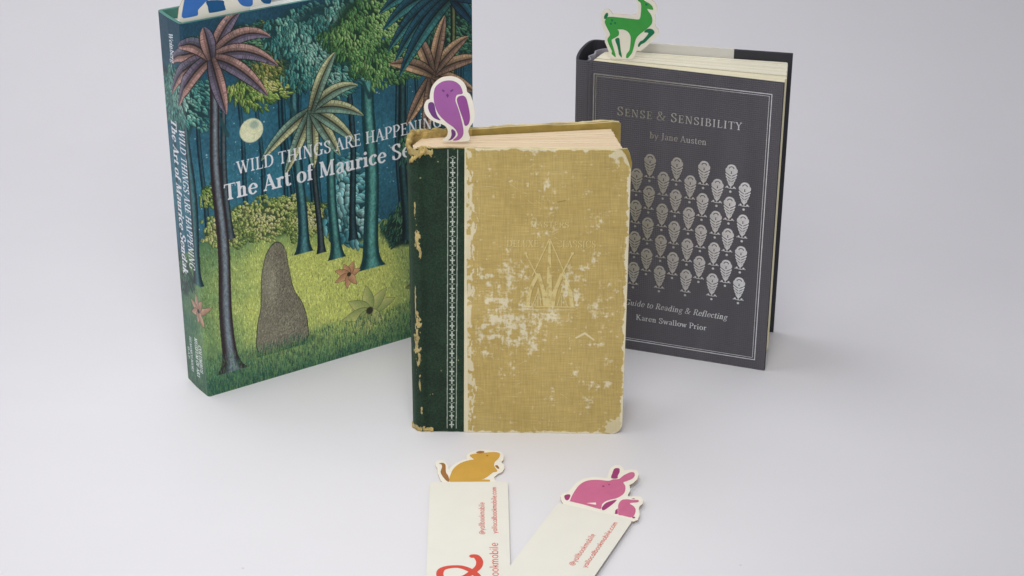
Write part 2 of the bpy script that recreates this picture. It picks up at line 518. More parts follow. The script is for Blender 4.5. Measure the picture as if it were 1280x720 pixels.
def weave_bump(m, period, strength=.4, dist=.00015, vary=.1):
    """woven cloth: threads running both ways, in object space (x-z plane)"""
    nt = m.node_tree; N, L = nt.nodes, nt.links
    b = N['Principled BSDF']
    tc = N.new('ShaderNodeTexCoord')
    waves = []
    for d in ('X', 'Z'):
        w = N.new('ShaderNodeTexWave'); w.bands_direction = d
        w.inputs['Scale'].default_value = 0.314 / (period * K) ; w.inputs['Distortion'].default_value = 1.2
        w.inputs['Detail'].default_value = 2; w.inputs['Detail Scale'].default_value = 3
        L.new(tc.outputs['Object'], w.inputs['Vector'])
        waves.append(w)
    mul = N.new('ShaderNodeMath'); mul.operation = 'ADD'
    L.new(waves[0].outputs['Fac'], mul.inputs[0]); L.new(waves[1].outputs['Fac'], mul.inputs[1])
    bp = N.new('ShaderNodeBump'); bp.inputs['Strength'].default_value = strength; bp.inputs['Distance'].default_value = dist
    L.new(mul.outputs[0], bp.inputs['Height'])
    L.new(bp.outputs['Normal'], b.inputs['Normal'])
    mr = N.new('ShaderNodeMapRange'); mr.inputs['From Max'].default_value = 2
    mr.inputs['To Min'].default_value = 1 - vary; mr.inputs['To Max'].default_value = 1 + vary
    L.new(mul.outputs[0], mr.inputs['Value'])
    vm = N.new('ShaderNodeVectorMath'); vm.operation = 'SCALE'
    src = b.inputs['Base Color']
    if src.is_linked:
        L.new(src.links[0].from_socket, vm.inputs[0])
    else:
        vm.inputs[0].default_value = src.default_value[:3]
    L.new(mr.outputs['Result'], vm.inputs['Scale'])
    L.new(vm.outputs['Vector'], src)
    return m


def image_mat(name, img, w, h, x_off=0.0, rough=.6, spec=.4):
    """printed surface; the mesh's UV is in decimetres"""
    m, N, L, b = new_mat(name, rough=rough, spec=spec)
    uv = N.new('ShaderNodeUVMap')
    mp = N.new('ShaderNodeMapping')
    mp.inputs['Location'].default_value = (x_off / w, 0, 0)
    mp.inputs['Scale'].default_value = (1 / w, 1 / h, 1)
    L.new(uv.outputs['UV'], mp.inputs['Vector'])
    t = N.new('ShaderNodeTexImage'); t.image = img; t.extension = 'EXTEND'; t.interpolation = 'Cubic'
    L.new(mp.outputs['Vector'], t.inputs['Vector'])
    L.new(t.outputs['Color'], b.inputs['Base Color'])
    return m


def paper_edge_mat(name, light, dark, fine=260.0):
    """cut edge of a page block: u runs along the pages, v across them"""
    m, N, L, b = new_mat(name, rough=.8, spec=.2)
    uv = N.new('ShaderNodeUVMap')
    mp = N.new('ShaderNodeMapping'); mp.inputs['Scale'].default_value = (1.2, fine, 1)
    L.new(uv.outputs['UV'], mp.inputs['Vector'])
    nz = N.new('ShaderNodeTexNoise'); nz.inputs['Scale'].default_value = 1.0; nz.inputs['Detail'].default_value = 2
    L.new(mp.outputs['Vector'], nz.inputs['Vector'])
    mp2 = N.new('ShaderNodeMapping'); mp2.inputs['Scale'].default_value = (.6, fine / 9, 1)
    L.new(uv.outputs['UV'], mp2.inputs['Vector'])
    n2 = N.new('ShaderNodeTexNoise'); n2.inputs['Scale'].default_value = 1.0
    L.new(mp2.outputs['Vector'], n2.inputs['Vector'])
    ad = N.new('ShaderNodeMath'); ad.operation = 'ADD'
    L.new(nz.outputs['Fac'], ad.inputs[0]); L.new(n2.outputs['Fac'], ad.inputs[1])
    rp = N.new('ShaderNodeValToRGB')
    rp.color_ramp.elements[0].position = .75; rp.color_ramp.elements[0].color = dark
    rp.color_ramp.elements[1].position = 1.15 if False else 1.0; rp.color_ramp.elements[1].color = light
    mr = N.new('ShaderNodeMapRange'); mr.inputs['From Min'].default_value = .6; mr.inputs['From Max'].default_value = 1.35
    L.new(ad.outputs[0], mr.inputs['Value'])
    rp.color_ramp.elements[0].position = 0.0
    L.new(mr.outputs['Result'], rp.inputs['Fac'])
    L.new(rp.outputs['Color'], b.inputs['Base Color'])
    bp = N.new('ShaderNodeBump'); bp.inputs['Strength'].default_value = .35; bp.inputs['Distance'].default_value = .0003
    L.new(nz.outputs['Fac'], bp.inputs['Height']); L.new(bp.outputs['Normal'], b.inputs['Normal'])
    return m

# ------------------------------------------------------------------ shapes of the die-cut animals (decimetres)
SH = {}
SH['owl_out'] = [(0.023, 2.22), (0.049, 2.253), (0.058, 2.285), (0.05, 2.316), (0.026, 2.338), (-0.012, 2.351), (-0.057, 2.373), (-0.09, 2.409), (-0.102, 2.449), (-0.099, 2.484), (-0.083, 2.515), (-0.064, 2.524), (-0.062, 2.55), (-0.05, 2.603), (-0.022, 2.647), (0.019, 2.678), (0.065, 2.688), (0.094, 2.688), (0.127, 2.678), (0.164, 2.652), (0.186, 2.613), (0.192, 2.578), (0.212, 2.56), (0.228, 2.516), (0.24, 2.463), (0.242, 2.41), (0.231, 2.357), (0.205, 2.317), (0.198, 2.285), (0.2, 2.221)]
SH['owl_body'] = [(0.065, 2.659), (0.019, 2.647), (-0.019, 2.616), (-0.034, 2.573), (-0.035, 2.515), (-0.026, 2.471), (-0.01, 2.427), (0.014, 2.392), (0.055, 2.352), (0.096, 2.321), (0.117, 2.294), (0.125, 2.267), (0.116, 2.249), (0.091, 2.224), (0.128, 2.227), (0.154, 2.249), (0.164, 2.276), (0.163, 2.321), (0.148, 2.392), (0.132, 2.454), (0.114, 2.507), (0.114, 2.534), (0.125, 2.556), (0.16, 2.564), (0.159, 2.591), (0.143, 2.626), (0.11, 2.652)]
SH['owl_wing'] = [(0.154, 2.551), (0.133, 2.544), (0.123, 2.529), (0.124, 2.503), (0.144, 2.436), (0.164, 2.374), (0.172, 2.339), (0.184, 2.332), (0.201, 2.348), (0.21, 2.383), (0.208, 2.428), (0.199, 2.481), (0.187, 2.529), (0.171, 2.549)]
SH['owl_wing2'] = [(-0.055, 2.502), (-0.071, 2.493), (-0.075, 2.462), (-0.064, 2.427), (-0.04, 2.391), (-0.007, 2.374), (0.008, 2.374), (-0.011, 2.4), (-0.023, 2.436), (-0.03, 2.48), (-0.04, 2.499)]
SH['owl_tail'] = [(0.096, 2.303), (0.086, 2.307), (0.081, 2.295), (0.083, 2.267), (0.074, 2.24), (0.06, 2.224), (0.087, 2.233), (0.108, 2.258), (0.112, 2.276), (0.106, 2.294)]
SH['owl_eye1'] = [(0.02, 2.593), (0.03, 2.593), (0.041, 2.584), (0.036, 2.577), (0.026, 2.579)]
SH['owl_eye2'] = [(0.076, 2.583), (0.086, 2.593), (0.099, 2.597), (0.096, 2.586), (0.082, 2.577)]
SH['owl_beak'] = [(0.059, 2.566), (0.049, 2.555), (0.058, 2.533), (0.069, 2.551)]
SH['deer_out'] = [(-0.066, 2.296), (-0.073, 2.334), (-0.088, 2.375), (-0.109, 2.422), (-0.113, 2.45), (-0.097, 2.482), (-0.118, 2.512), (-0.136, 2.552), (-0.146, 2.614), (-0.141, 2.649), (-0.121, 2.678), (-0.091, 2.684), (-0.066, 2.669), (-0.056, 2.649), (0.09, 2.651), (0.127, 2.664), (0.136, 2.713), (0.132, 2.74), (0.114, 2.766), (0.103, 2.806), (0.119, 2.845), (0.145, 2.857), (0.172, 2.846), (0.2, 2.814), (0.235, 2.786), (0.262, 2.764), (0.28, 2.732), (0.281, 2.697), (0.268, 2.676), (0.273, 2.642), (0.267, 2.6), (0.274, 2.58), (0.295, 2.561), (0.3, 2.527), (0.277, 2.49), (0.205, 2.414), (0.165, 2.376), (0.138, 2.381), (0.125, 2.344), (0.105, 2.311)]
SH['deer_body'] = [(0.134, 2.768), (0.155, 2.752), (0.16, 2.701), (0.155, 2.639), (0.141, 2.624), (0.097, 2.624), (0.002, 2.626), (-0.079, 2.625), (-0.103, 2.611), (-0.114, 2.582), (-0.105, 2.555), (-0.087, 2.522), (-0.071, 2.485), (-0.089, 2.452), (-0.085, 2.424), (-0.067, 2.384), (-0.053, 2.357), (-0.054, 2.335), (-0.025, 2.313), (-0.025, 2.331), (-0.033, 2.358), (-0.044, 2.393), (-0.055, 2.427), (-0.056, 2.448), (-0.035, 2.463), (-0.008, 2.483), (-0.002, 2.501), (-0.005, 2.522), (-0.014, 2.531), (0.025, 2.535), (0.059, 2.524), (0.08, 2.501), (0.088, 2.474), (0.086, 2.418), (0.08, 2.375), (0.06, 2.346), (0.057, 2.317), (0.071, 2.315), (0.091, 2.341), (0.104, 2.364), (0.116, 2.414), (0.129, 2.471), (0.155, 2.508), (0.188, 2.538), (0.221, 2.569), (0.244, 2.598), (0.248, 2.633), (0.238, 2.666), (0.217, 2.692), (0.207, 2.711), (0.23, 2.708), (0.252, 2.71), (0.243, 2.735), (0.222, 2.754), (0.195, 2.766), (0.174, 2.784), (0.163, 2.828), (0.146, 2.833), (0.133, 2.808)]
SH['deer_leg'] = [(-0.031, 2.453), (-0.001, 2.466), (0.007, 2.425), (0.015, 2.37), (0.023, 2.335), (0.023, 2.314), (0.002, 2.337), (-0.002, 2.358), (-0.013, 2.402)]
SH['deer_fleg'] = [(0.208, 2.554), (0.241, 2.56), (0.262, 2.548), (0.266, 2.527), (0.236, 2.494), (0.197, 2.449), (0.17, 2.432), (0.154, 2.41), (0.146, 2.413), (0.147, 2.43), (0.163, 2.456), (0.183, 2.468), (0.222, 2.524), (0.188, 2.528)]
SH['deer_tail'] = [(-0.1, 2.654), (-0.09, 2.65), (-0.091, 2.629), (-0.106, 2.607), (-0.118, 2.606), (-0.12, 2.623), (-0.11, 2.645)]
SH['deer_pts'] = [(-0.058, 2.599), (-0.066, 2.572), (-0.034, 2.58), (0.199, 2.744)]
SH['ele_out'] = [(0.008, 2.96), (0.027, 2.933), (0.721, 2.941), (0.736, 2.974), (0.784, 3.024), (0.835, 3.132), (0.843, 3.258), (0.758, 3.318), (0.658, 3.312), (0.588, 3.38), (0.439, 3.426), (0.258, 3.433), (0.132, 3.363), (0.079, 3.232), (0.059, 3.093), (0.023, 3.031)]
SH['ele_body'] = [(0.069, 3.092), (0.055, 3.043), (0.038, 2.977), (0.044, 2.959), (0.062, 2.953), (0.146, 2.954), (0.161, 2.966), (0.163, 2.993), (0.194, 3.018), (0.229, 3.044), (0.27, 3.053), (0.355, 3.047), (0.4, 3.079), (0.454, 3.058), (0.464, 3.022), (0.477, 2.992), (0.503, 2.965), (0.552, 2.95), (0.58, 2.961), (0.584, 3.001), (0.606, 3.09), (0.666, 3.056), (0.719, 3.094), (0.783, 3.106), (0.802, 3.207), (0.742, 3.263), (0.654, 3.255), (0.573, 3.337), (0.429, 3.383), (0.272, 3.385), (0.159, 3.325), (0.102, 3.222)]
SH['ele_leg'] = [(0.233, 3.047), (0.351, 3.03), (0.362, 3.001), (0.369, 2.971), (0.362, 2.957), (0.256, 2.956), (0.241, 2.969), (0.237, 3.005)]
SH['ele_leg2'] = [(0.643, 3.037), (0.644, 2.984), (0.654, 2.968), (0.672, 2.953), (0.715, 2.945), (0.73, 2.975), (0.727, 3.028)]
SH['ele_ear'] = [(0.519, 3.266), (0.591, 3.242), (0.623, 3.168), (0.569, 3.096), (0.509, 3.13)]
SH['sq_out'] = [(-0.165, -0.032), (-0.196, 0.012), (-0.216, 0.095), (-0.222, 0.161), (-0.235, 0.203), (-0.237, 0.239), (-0.221, 0.263), (-0.193, 0.271), (-0.165, 0.243), (-0.147, 0.201), (-0.142, 0.153), (-0.105, 0.218), (-0.061, 0.259), (-0.017, 0.282), (-0.02, 0.325), (0.002, 0.361), (0.047, 0.385), (0.085, 0.402), (0.123, 0.397), (0.161, 0.384), (0.199, 0.381), (0.231, 0.362), (0.249, 0.318), (0.245, 0.27), (0.229, 0.24), (0.247, 0.209), (0.25, 0.161), (0.233, 0.114), (0.202, 0.091), (0.179, 0.056), (0.179, 0.026), (0.193, 0.003), (0.194, -0.041), (0.19, -0.073), (-0.161, -0.065)]
SH['sq_body'] = [(-0.131, -0.001), (-0.126, 0.099), (-0.104, 0.17), (-0.061, 0.229), (0.002, 0.266), (0.034, 0.275), (0.009, 0.312), (0.012, 0.336), (0.059, 0.35), (0.11, 0.358), (0.174, 0.367), (0.212, 0.356), (0.221, 0.331), (0.214, 0.295), (0.195, 0.259), (0.182, 0.235), (0.179, 0.187), (0.199, 0.136), (0.193, 0.117), (0.168, 0.109), (0.139, 0.069), (0.108, 0.034), (0.089, 0.025), (0.139, 0.022), (0.148, 0.007), (0.132, -0.002), (-0.016, -0.003)]
SH['sq_tail'] = [(-0.211, 0.226), (-0.186, 0.234), (-0.167, 0.213), (-0.164, 0.171), (-0.16, 0.111), (-0.144, 0.07), (-0.136, 0.002), (-0.159, 0.015), (-0.188, 0.077), (-0.199, 0.124), (-0.189, 0.184), (-0.196, 0.214)]
SH['sq_ear'] = [(0.05, 0.36), (0.072, 0.381), (0.104, 0.378), (0.109, 0.361), (0.078, 0.349)]
SH['sq_hand'] = [(0.186, 0.196), (0.203, 0.196), (0.214, 0.162), (0.206, 0.153), (0.189, 0.177)]
SH['sq_eye'] = [(0.13, 0.319)]
SH['ra_out'] = [(-0.238, -0.004), (-0.27, 0.035), (-0.29, 0.073), (-0.285, 0.114), (-0.26, 0.132), (-0.255, 0.173), (-0.246, 0.263), (-0.215, 0.332), (-0.163, 0.37), (-0.117, 0.381), (-0.069, 0.394), (-0.079, 0.445), (-0.089, 0.514), (-0.076, 0.559), (-0.039, 0.572), (-0.01, 0.547), (0.011, 0.524), (0.051, 0.552), (0.09, 0.557), (0.122, 0.515), (0.131, 0.455), (0.121, 0.404), (0.104, 0.373), (0.133, 0.315), (0.135, 0.254), (0.148, 0.241), (0.181, 0.261), (0.226, 0.27), (0.256, 0.236), (0.265, 0.194), (0.255, 0.167), (0.258, 0.138), (0.288, 0.076), (0.298, 0.013), (0.274, -0.019), (0.243, -0.02), (0.238, -0.049), (0.238, -0.093), (-0.215, -0.063)]
SH['ra_body'] = [(-0.208, 0.047), (-0.219, 0.134), (-0.218, 0.236), (-0.194, 0.301), (-0.15, 0.336), (-0.098, 0.353), (-0.045, 0.365), (-0.023, 0.393), (0.012, 0.411), (0.026, 0.461), (0.056, 0.515), (0.082, 0.522), (0.1, 0.489), (0.097, 0.448), (0.071, 0.406), (0.055, 0.383), (0.083, 0.348), (0.103, 0.286), (0.1, 0.239), (0.077, 0.191), (0.047, 0.163), (0.02, 0.128), (0.011, 0.086), (0.022, 0.035), (-0.017, 0.033), (-0.109, 0.04), (-0.199, 0.041)]
SH['ra_slit'] = [(-0.093, 0.062), (-0.036, 0.092), (-0.024, 0.067)]
SH['ra_ear'] = [(-0.042, 0.401), (-0.054, 0.456), (-0.062, 0.509), (-0.049, 0.53), (-0.028, 0.528), (-0.013, 0.489), (-0.009, 0.443), (-0.001, 0.412)]
SH['ra_paw'] = [(0.023, 0.054), (0.032, 0.118), (0.084, 0.174), (0.078, 0.122), (0.061, 0.062), (0.048, 0.031), (0.035, 0.028)]
SH['ra_tail'] = [(-0.265, 0.084), (-0.254, 0.107), (-0.234, 0.112), (-0.223, 0.086), (-0.222, 0.048), (-0.242, 0.047)]
SH['bu_body'] = [(0.129, 0.083), (0.113, 0.137), (0.119, 0.186), (0.152, 0.207), (0.19, 0.213), (0.222, 0.226), (0.23, 0.202), (0.191, 0.177), (0.186, 0.162), (0.213, 0.15), (0.243, 0.117), (0.257, 0.063), (0.251, 0.023), (0.221, 0.018), (0.181, 0.019), (0.155, 0.019)]
SH['bu_tail'] = [(0.13, 0.016), (0.119, 0.057), (0.126, 0.082), (0.149, 0.024)]
SH['bu_ear'] = [(0.173, 0.219), (0.187, 0.233), (0.203, 0.227)]
SH['ra_pts'] = [(-0.057, 0.289), (-0.027, 0.322), (0.263, 0.025)]

# ------------------------------------------------------------------ the white paper sweep
def build_backdrop():
    path = [(-6.0, 0.0), (0, 0), (17.0, 0)]
    r = 3.5
    for k in range(1, 13):
        a = k / 12 * math.pi / 2
        path.append((17.0 + r * math.sin(a), r - r * math.cos(a)))
    path.append((17.0 + r, 17.0))
    nx = 24
    verts, faces = [], []
    for y, z in path:
        for i in range(nx + 1):
            verts.append((-19 + 38 * i / nx, y, z))
    for j in range(len(path) - 1):
        for i in range(nx):
            a = j * (nx + 1) + i
            faces.append((a, a + 1, a + nx + 2, a + nx + 1))
    m, N, L, b = new_mat('white_paper', s2l((227, 226, 229)), rough=.62, spec=.25)
    add_noise(m, amount=.014, scale=3.0, bump=.12, bump_scale=420, dist=.0001)
    # sparse dust specks and faint scuffs on the paper
    src = b.inputs['Base Color'].links[0].from_socket
    tc = N.new('ShaderNodeTexCoord')
    vo = N.new('ShaderNodeTexVoronoi'); vo.inputs['Scale'].default_value = 9.0; vo.inputs['Randomness'].default_value = 1.0
    L.new(tc.outputs['Object'], vo.inputs['Vector'])
    mr = N.new('ShaderNodeMapRange'); mr.inputs['From Min'].default_value = .006; mr.inputs['From Max'].default_value = .013
    mr.inputs['To Min'].default_value = .80; mr.inputs['To Max'].default_value = 1.0
    L.new(vo.outputs['Distance'], mr.inputs['Value'])
    mp = N.new('ShaderNodeMapping'); mp.inputs['Scale'].default_value = (4, 5, 4); mp.inputs['Rotation'].default_value = (0, 0, .5)
    L.new(tc.outputs['Object'], mp.inputs['Vector'])
    n3 = N.new('ShaderNodeTexNoise'); n3.inputs['Scale'].default_value = 3.0; n3.inputs['Detail'].default_value = 8; n3.inputs['Roughness'].default_value = .65
    L.new(mp.outputs['Vector'], n3.inputs['Vector'])
    m3 = N.new('ShaderNodeMapRange'); m3.inputs['From Min'].default_value = .3; m3.inputs['From Max'].default_value = .7
    m3.inputs['To Min'].default_value = .990; m3.inputs['To Max'].default_value = 1.006
    L.new(n3.outputs['Fac'], m3.inputs['Value'])
    mu = N.new('ShaderNodeMath'); mu.operation = 'MULTIPLY'
    L.new(mr.outputs['Result'], mu.inputs[0]); L.new(m3.outputs['Result'], mu.inputs[1])
    vs = N.new('ShaderNodeVectorMath'); vs.operation = 'SCALE'
    L.new(src, vs.inputs[0]); L.new(mu.outputs[0], vs.inputs['Scale'])
    L.new(vs.outputs['Vector'], b.inputs['Base Color'])
    o = mesh_obj('backdrop', verts, faces, m, smooth=True)
    o['kind'] = 'structure'


build_backdrop()

# ------------------------------------------------------------------ materials used in several places
m_cut = add_noise(new_mat('cream_card', s2l((238, 234, 220)), .7, spec=.25)[0], .02, 60, bump=.08, bump_scale=900)
m_cut_edge = new_mat('cut_card_edge', s2l((196, 150, 122)), .8, spec=.2)[0]
m_card = add_noise(new_mat('ivory_card', s2l((231, 229, 218)), .7, spec=.25)[0], .015, 50, bump=.08, bump_scale=900)
m_card_edge = new_mat('ivory_card_edge', s2l((176, 160, 140)), .8, spec=.2)[0]


def ink(name, rgb, amt=.05):
    return add_noise(new_mat(name, s2l(rgb), .65, spec=.25)[0], amt, 90, bump=.05, bump_scale=900)


m_red = ink('red_ink', (214, 84, 70))


# ================================================================== 1. tall art book
AO = (-2.2875, 12.5409, 0)
A_W, A_H, A_D = 2.381, 2.93, .385


def paint_forest():
    """a plain moonlit wood for the jacket: sky, trunks, leafy crowns, meadow"""
    c = Canvas(2.79, 2.93, 460, x_off=.39, color=(36, 84, 108))
    rnd = random.Random(5)
    H, W = c.H, c.W
    zz = (np.arange(H) / c.res)[:, None]
    ss = (np.arange(W) / c.res - c.xo)[None, :]
    # sky
    n = fbm(H, W, 90, 3)
    t = np.clip(1 - np.abs(zz - 1.65) / 1.1, 0, 1) * (1 - .3 * np.clip((ss - 1.2) / 1.2, 0, 1))
    t = np.clip(t * .8 + (n - .5) * .5, 0, 1)[..., None]
    c.a[:] = (np.array([30, 72, 92]) * (1 - t) + np.array([62, 128, 146]) * t) / 255
    fine = fbm(H, W, 5, 9, 2, aniso=1.6)[..., None]
    c.a *= .82 + .36 * fine
    for _ in range(260):
        x, z = rnd.uniform(-.37, 2.4), rnd.uniform(1.35, 2.5)
        r = rnd.choice([.004, .005, .006, .009])
        c.blob(x, z, r, r, (215, 230, 235), .85, .7)

    def trunk(x0, z0, x1, z1, w0, w1, lit, dark, flare=.5, lean=0.0):
        ya, yb = int(max(z0, 0) * c.res), int(min(z1, 2.93) * c.res)
        for y in range(max(ya, 0), min(yb, H)):
            z = y / c.res
            k = (z - z0) / (z1 - z0)
            cx = x0 + (x1 - x0) * k + .012 * math.sin(z * 5 + x0 * 9) + lean * math.sin(k * math.pi)
            w = (w0 + (w1 - w0) * k) * (1 + flare * math.exp(-(z - z0) / .06))
            xa, xb = int((cx - w + c.xo) * c.res), int((cx + w + c.xo) * c.res)
            xa, xb = max(xa, 0), min(xb, W)
            if xb <= xa:
                continue
            q = (np.arange(xa, xb) / c.res - c.xo - cx) / w
            li = np.clip(.75 - .95 * q ** 2 + .35 * np.sin(q * 4 + 1.0), 0, 1)[:, None]
            c.a[y, xa:xb] = (np.array(dark) * (1 - li) + np.array(lit) * li) / 255 * (.8 + .4 * fine[y, xa:xb])

    def crown(cx, cz, rx, rz, pal, dens, L=.06, w=.0125, droop=-.9, back=None):
        bk = back or pal[0]
        for _ in range(26):
            a, q = rnd.uniform(0, 6.28), rnd.random() ** .5 * .8
            c.blob(cx + rx * q * math.cos(a), cz + rz * q * math.sin(a), rx * .38, rz * .38, tuple(v * .8 for v in bk), .9, .6)
        m = int(dens * 2.0 * rx * rz * 3.14)
        pts = []
        for _ in range(m):
            a, q = rnd.uniform(0, 6.28), rnd.random() ** .5
            wob = 1 + .14 * math.sin(a * 5 + cx * 7) + .08 * math.sin(a * 11)
            pts.append((cx + rx * q * wob * math.cos(a), cz + rz * q * wob * math.sin(a), q, a))
        pts.sort(key=lambda p: -p[1])
        for x, z, q, a in pts:
            li = max(0, min(1, .25 + .6 * (1 - q) + .35 * (.5 + .5 * math.sin(x * 17 + z * 9)) * .8 + rnd.uniform(-.25, .25)))
            i = min(int(li * (len(pal) - 1)), len(pal) - 2)
            f = li * (len(pal) - 1) - i
            base = [pal[i][k] * (1 - f) + pal[i + 1][k] * f for k in range(3)]
            ang = droop + .8 * (x - cx) / rx + rnd.uniform(-.45, .45)
            c.leaf(x, z, ang, L * rnd.uniform(.7, 1.2), w * rnd.uniform(.8, 1.25), [v * .50 for v in base], [min(255, v * 1.34) for v in base],
                   edge=[v * .32 for v in base])

    # far trunks
    for _ in range(20):
        x = rnd.uniform(-.3, 2.38)
        trunk(x, rnd.uniform(1.0, 1.15), x + rnd.uniform(-.04, .04), 2.4, .022, .014, (40, 86, 96), (16, 40, 54), .2)
    # meadow
    top = 1.27 - .16 * np.clip(ss - .2, 0, 3) + .03 * np.sin(ss * 5) - .22 * np.clip(-ss / .4 + .1, 0, 1)
    d = top - zz
    msk = d > 0
    bright = np.exp(-np.abs((ss - 1.0) / 1.0) ** 3 - np.abs((zz - .66 + .12 * (ss - 1)) / .56) ** 3)
    bright = np.clip(bright * 1.1 + (fbm(H, W, 60, 21) - .5) * .4, 0, 1)[..., None]
    g = (np.array([52, 98, 78]) * (1 - bright) + np.array([196, 206, 112]) * bright) / 255
    c.a = np.where(msk[..., None], g, c.a).astype(np.float32)
    for _ in range(15000):
        x = rnd.uniform(-.39, 2.4)
        z = rnd.uniform(0, 1.2) ** 1.0
        iy, ix = min(int(z * c.res), H - 1), min(int((x + c.xo) * c.res), W - 1)
        if not msk[iy, ix]:
            continue
        b = c.a[iy, ix] * 255
        k = rnd.choice([.62, .75, 1.2, 1.35])
        L = rnd.uniform(.014, .034)
        dx = rnd.uniform(-.008, .008)
        w = .0024
        c.poly([(x - w, z), (x + w, z), (x + dx, z + L)], tuple(np.clip(b * k + (6 if k > 1 else 0), 0, 255)), .8)
    # yellow-green bush behind the meadow
    ye = [(80, 108, 66), (134, 158, 88), (186, 198, 118), (216, 220, 146)]
    crown(.30, 1.34, .26, .15, ye, 1600, L=.034, w=.014)
    crown(.62, 1.34, .30, .17, ye, 1600, L=.034, w=.014)
    crown(.92, 1.24, .22, .14, ye, 1600, L=.034, w=.014)
    # dark undergrowth to the right
    dk = [(28, 62, 60), (48, 94, 82), (74, 126, 98), (104, 150, 112)]
    for x, z in ((1.75, .98), (2.0, 1.0), (2.25, .95), (2.35, .8), (-.3, .92)):
        crown(x, z, .22, .16, dk, 900, L=.06, w=.010, droop=1.5)
    c.blob(.49, 2.045, .16, .155, (70, 130, 150), .5, 1.0)
    c.blob(.49, 2.045, .098, .096, (226, 229, 190), 1, .08)
    c.blob(.515, 2.085, .045, .04, (150, 175, 160), .8, .5)
    c.blob(.46, 2.01, .04, .03, (240, 240, 206), .8, .8)
    # plain ferns of blue leaves
    for x, z, r in ((1.20, 1.20, .17), (1.34, 1.12, .15), (1.26, 1.40, .15), (1.24, 1.58, .10)):
        crown(x, z, r, r * 1.1, [(40, 92, 104), (78, 142, 150), (124, 182, 184), (150, 204, 202)], 330, L=.09, w=.026)
    # crowns over the sky
    teal = [(34, 78, 84), (62, 128, 124), (104, 168, 154), (150, 200, 180)]
    green = [(36, 76, 60), (72, 122, 78), (116, 164, 98), (156, 194, 124)]
    olive = [(40, 68, 52), (84, 110, 66), (134, 146, 82), (178, 160, 96)]
    lime = [(50, 88, 58), (108, 146, 76), (160, 184, 98), (194, 208, 124)]
    trunk(-.02, .92, -.02, 2.3, .045, .032, (62, 112, 116), (20, 42, 50))
    trunk(.26, 1.24, .27, 2.25, .028, .022, (84, 96, 100), (22, 38, 46))
    trunk(.86, .98, .84, 2.45, .044, .03, (78, 130, 134), (22, 54, 62), .9)
    trunk(1.0, .94, .98, 2.5, .026, .018, (70, 84, 88), (20, 34, 40), .7)
    trunk(1.13, .86, 1.13, 2.5, .042, .030, (84, 142, 136), (24, 60, 64), .9)
    trunk(1.30, .98, 1.31, 2.4, .03, .022, (50, 80, 88), (16, 34, 40), .6)
    trunk(1.45, .70, 1.47, 2.5, .068, .050, (92, 158, 150), (24, 64, 68), .9)
    trunk(1.76, .86, 1.74, 2.4, .04, .03, (46, 84, 88), (14, 34, 40), .7)
    trunk(2.03, .84, 2.05, 2.4, .05, .04, (52, 92, 96), (14, 34, 40), .7)
    for x0, x1 in ((.84, .70), (1.13, 1.24), (1.47, 1.34), (1.47, 1.62), (-.02, .10), (.3, .18)):
        for k in range(26):
            t_ = k / 26
            c.blob(x0 + (x1 - x0) * t_, 2.1 + .32 * t_ - (.0 if x0 > .5 else .05), .022 * (1 - .4 * t_), .02, (38, 76, 80), .9, .6)
    crown(-.1, 2.36, .36, .22, teal, 1100, droop=-1.3)
    crown(.60, 2.38, .26, .17, lime, 1200)
    crown(.72, 2.62, .34, .2, olive, 1200)
    crown(.40, 2.70, .40, .16, dk, 1100)
    crown(.95, 2.74, .34, .16, teal, 1200)
    crown(1.12, 2.55, .36, .32, teal, 1200, L=.065)
    crown(1.20, 2.32, .22, .16, teal, 1000, L=.06)
    crown(1.42, 2.78, .4, .16, teal, 1000)
    crown(1.60, 2.60, .46, .30, green, 1200)
    crown(2.1, 2.72, .34, .22, dk, 1100)
    crown(1.72, 2.34, .34, .17, green, 1100)
    crown(2.2, 2.44, .26, .2, dk, 900)
    crown(1.9, 1.62, .20, .18, dk, 900)
    crown(.12, 1.62, .07, .09, lime, 1800, L=.04, w=.01)

    def frond(p0, p1, p2, w, ca, cb, n=120):
        pts = []
        for i in range(n + 1):
            t_ = i / n
            pts.append(((1 - t_) ** 2 * p0[0] + 2 * t_ * (1 - t_) * p1[0] + t_ * t_ * p2[0],
                        (1 - t_) ** 2 * p0[1] + 2 * t_ * (1 - t_) * p1[1] + t_ * t_ * p2[1]))
        for i in range(n):
            (x0, z0), (x1, z1) = pts[i], pts[i + 1]
            l = math.hypot(x1 - x0, z1 - z0) or 1
            nx_, nz_ = -(z1 - z0) / l, (x1 - x0) / l
            t_ = i / n
            ww = w * math.sin(math.pi * min(1, t_ * .86 + .14)) ** .7
            for sd, col in ((1, ca), (-1, cb)):
                for q0, q1, sh in ((0, .12, .4), (.12, .45, .8), (.45, .92, 1.08), (.92, 1.05, .35)):
                    sh_ = sh * rnd.uniform(.86, 1.1) * (.62 + .38 * min(1, t_ * 2.2))
                    if .3 < q0 < .9 and rnd.random() < .14: sh_ *= .72
                    c.poly([(x0 + nx_ * ww * q0 * sd, z0 + nz_ * ww * q0 * sd), (x1 + nx_ * ww * q0 * sd, z1 + nz_ * ww * q0 * sd),
                            (x1 + nx_ * ww * q1 * sd, z1 + nz_ * ww * q1 * sd), (x0 + nx_ * ww * q1 * sd, z0 + nz_ * ww * q1 * sd)],
                           tuple(min(255, v * sh_) for v in col), 1)

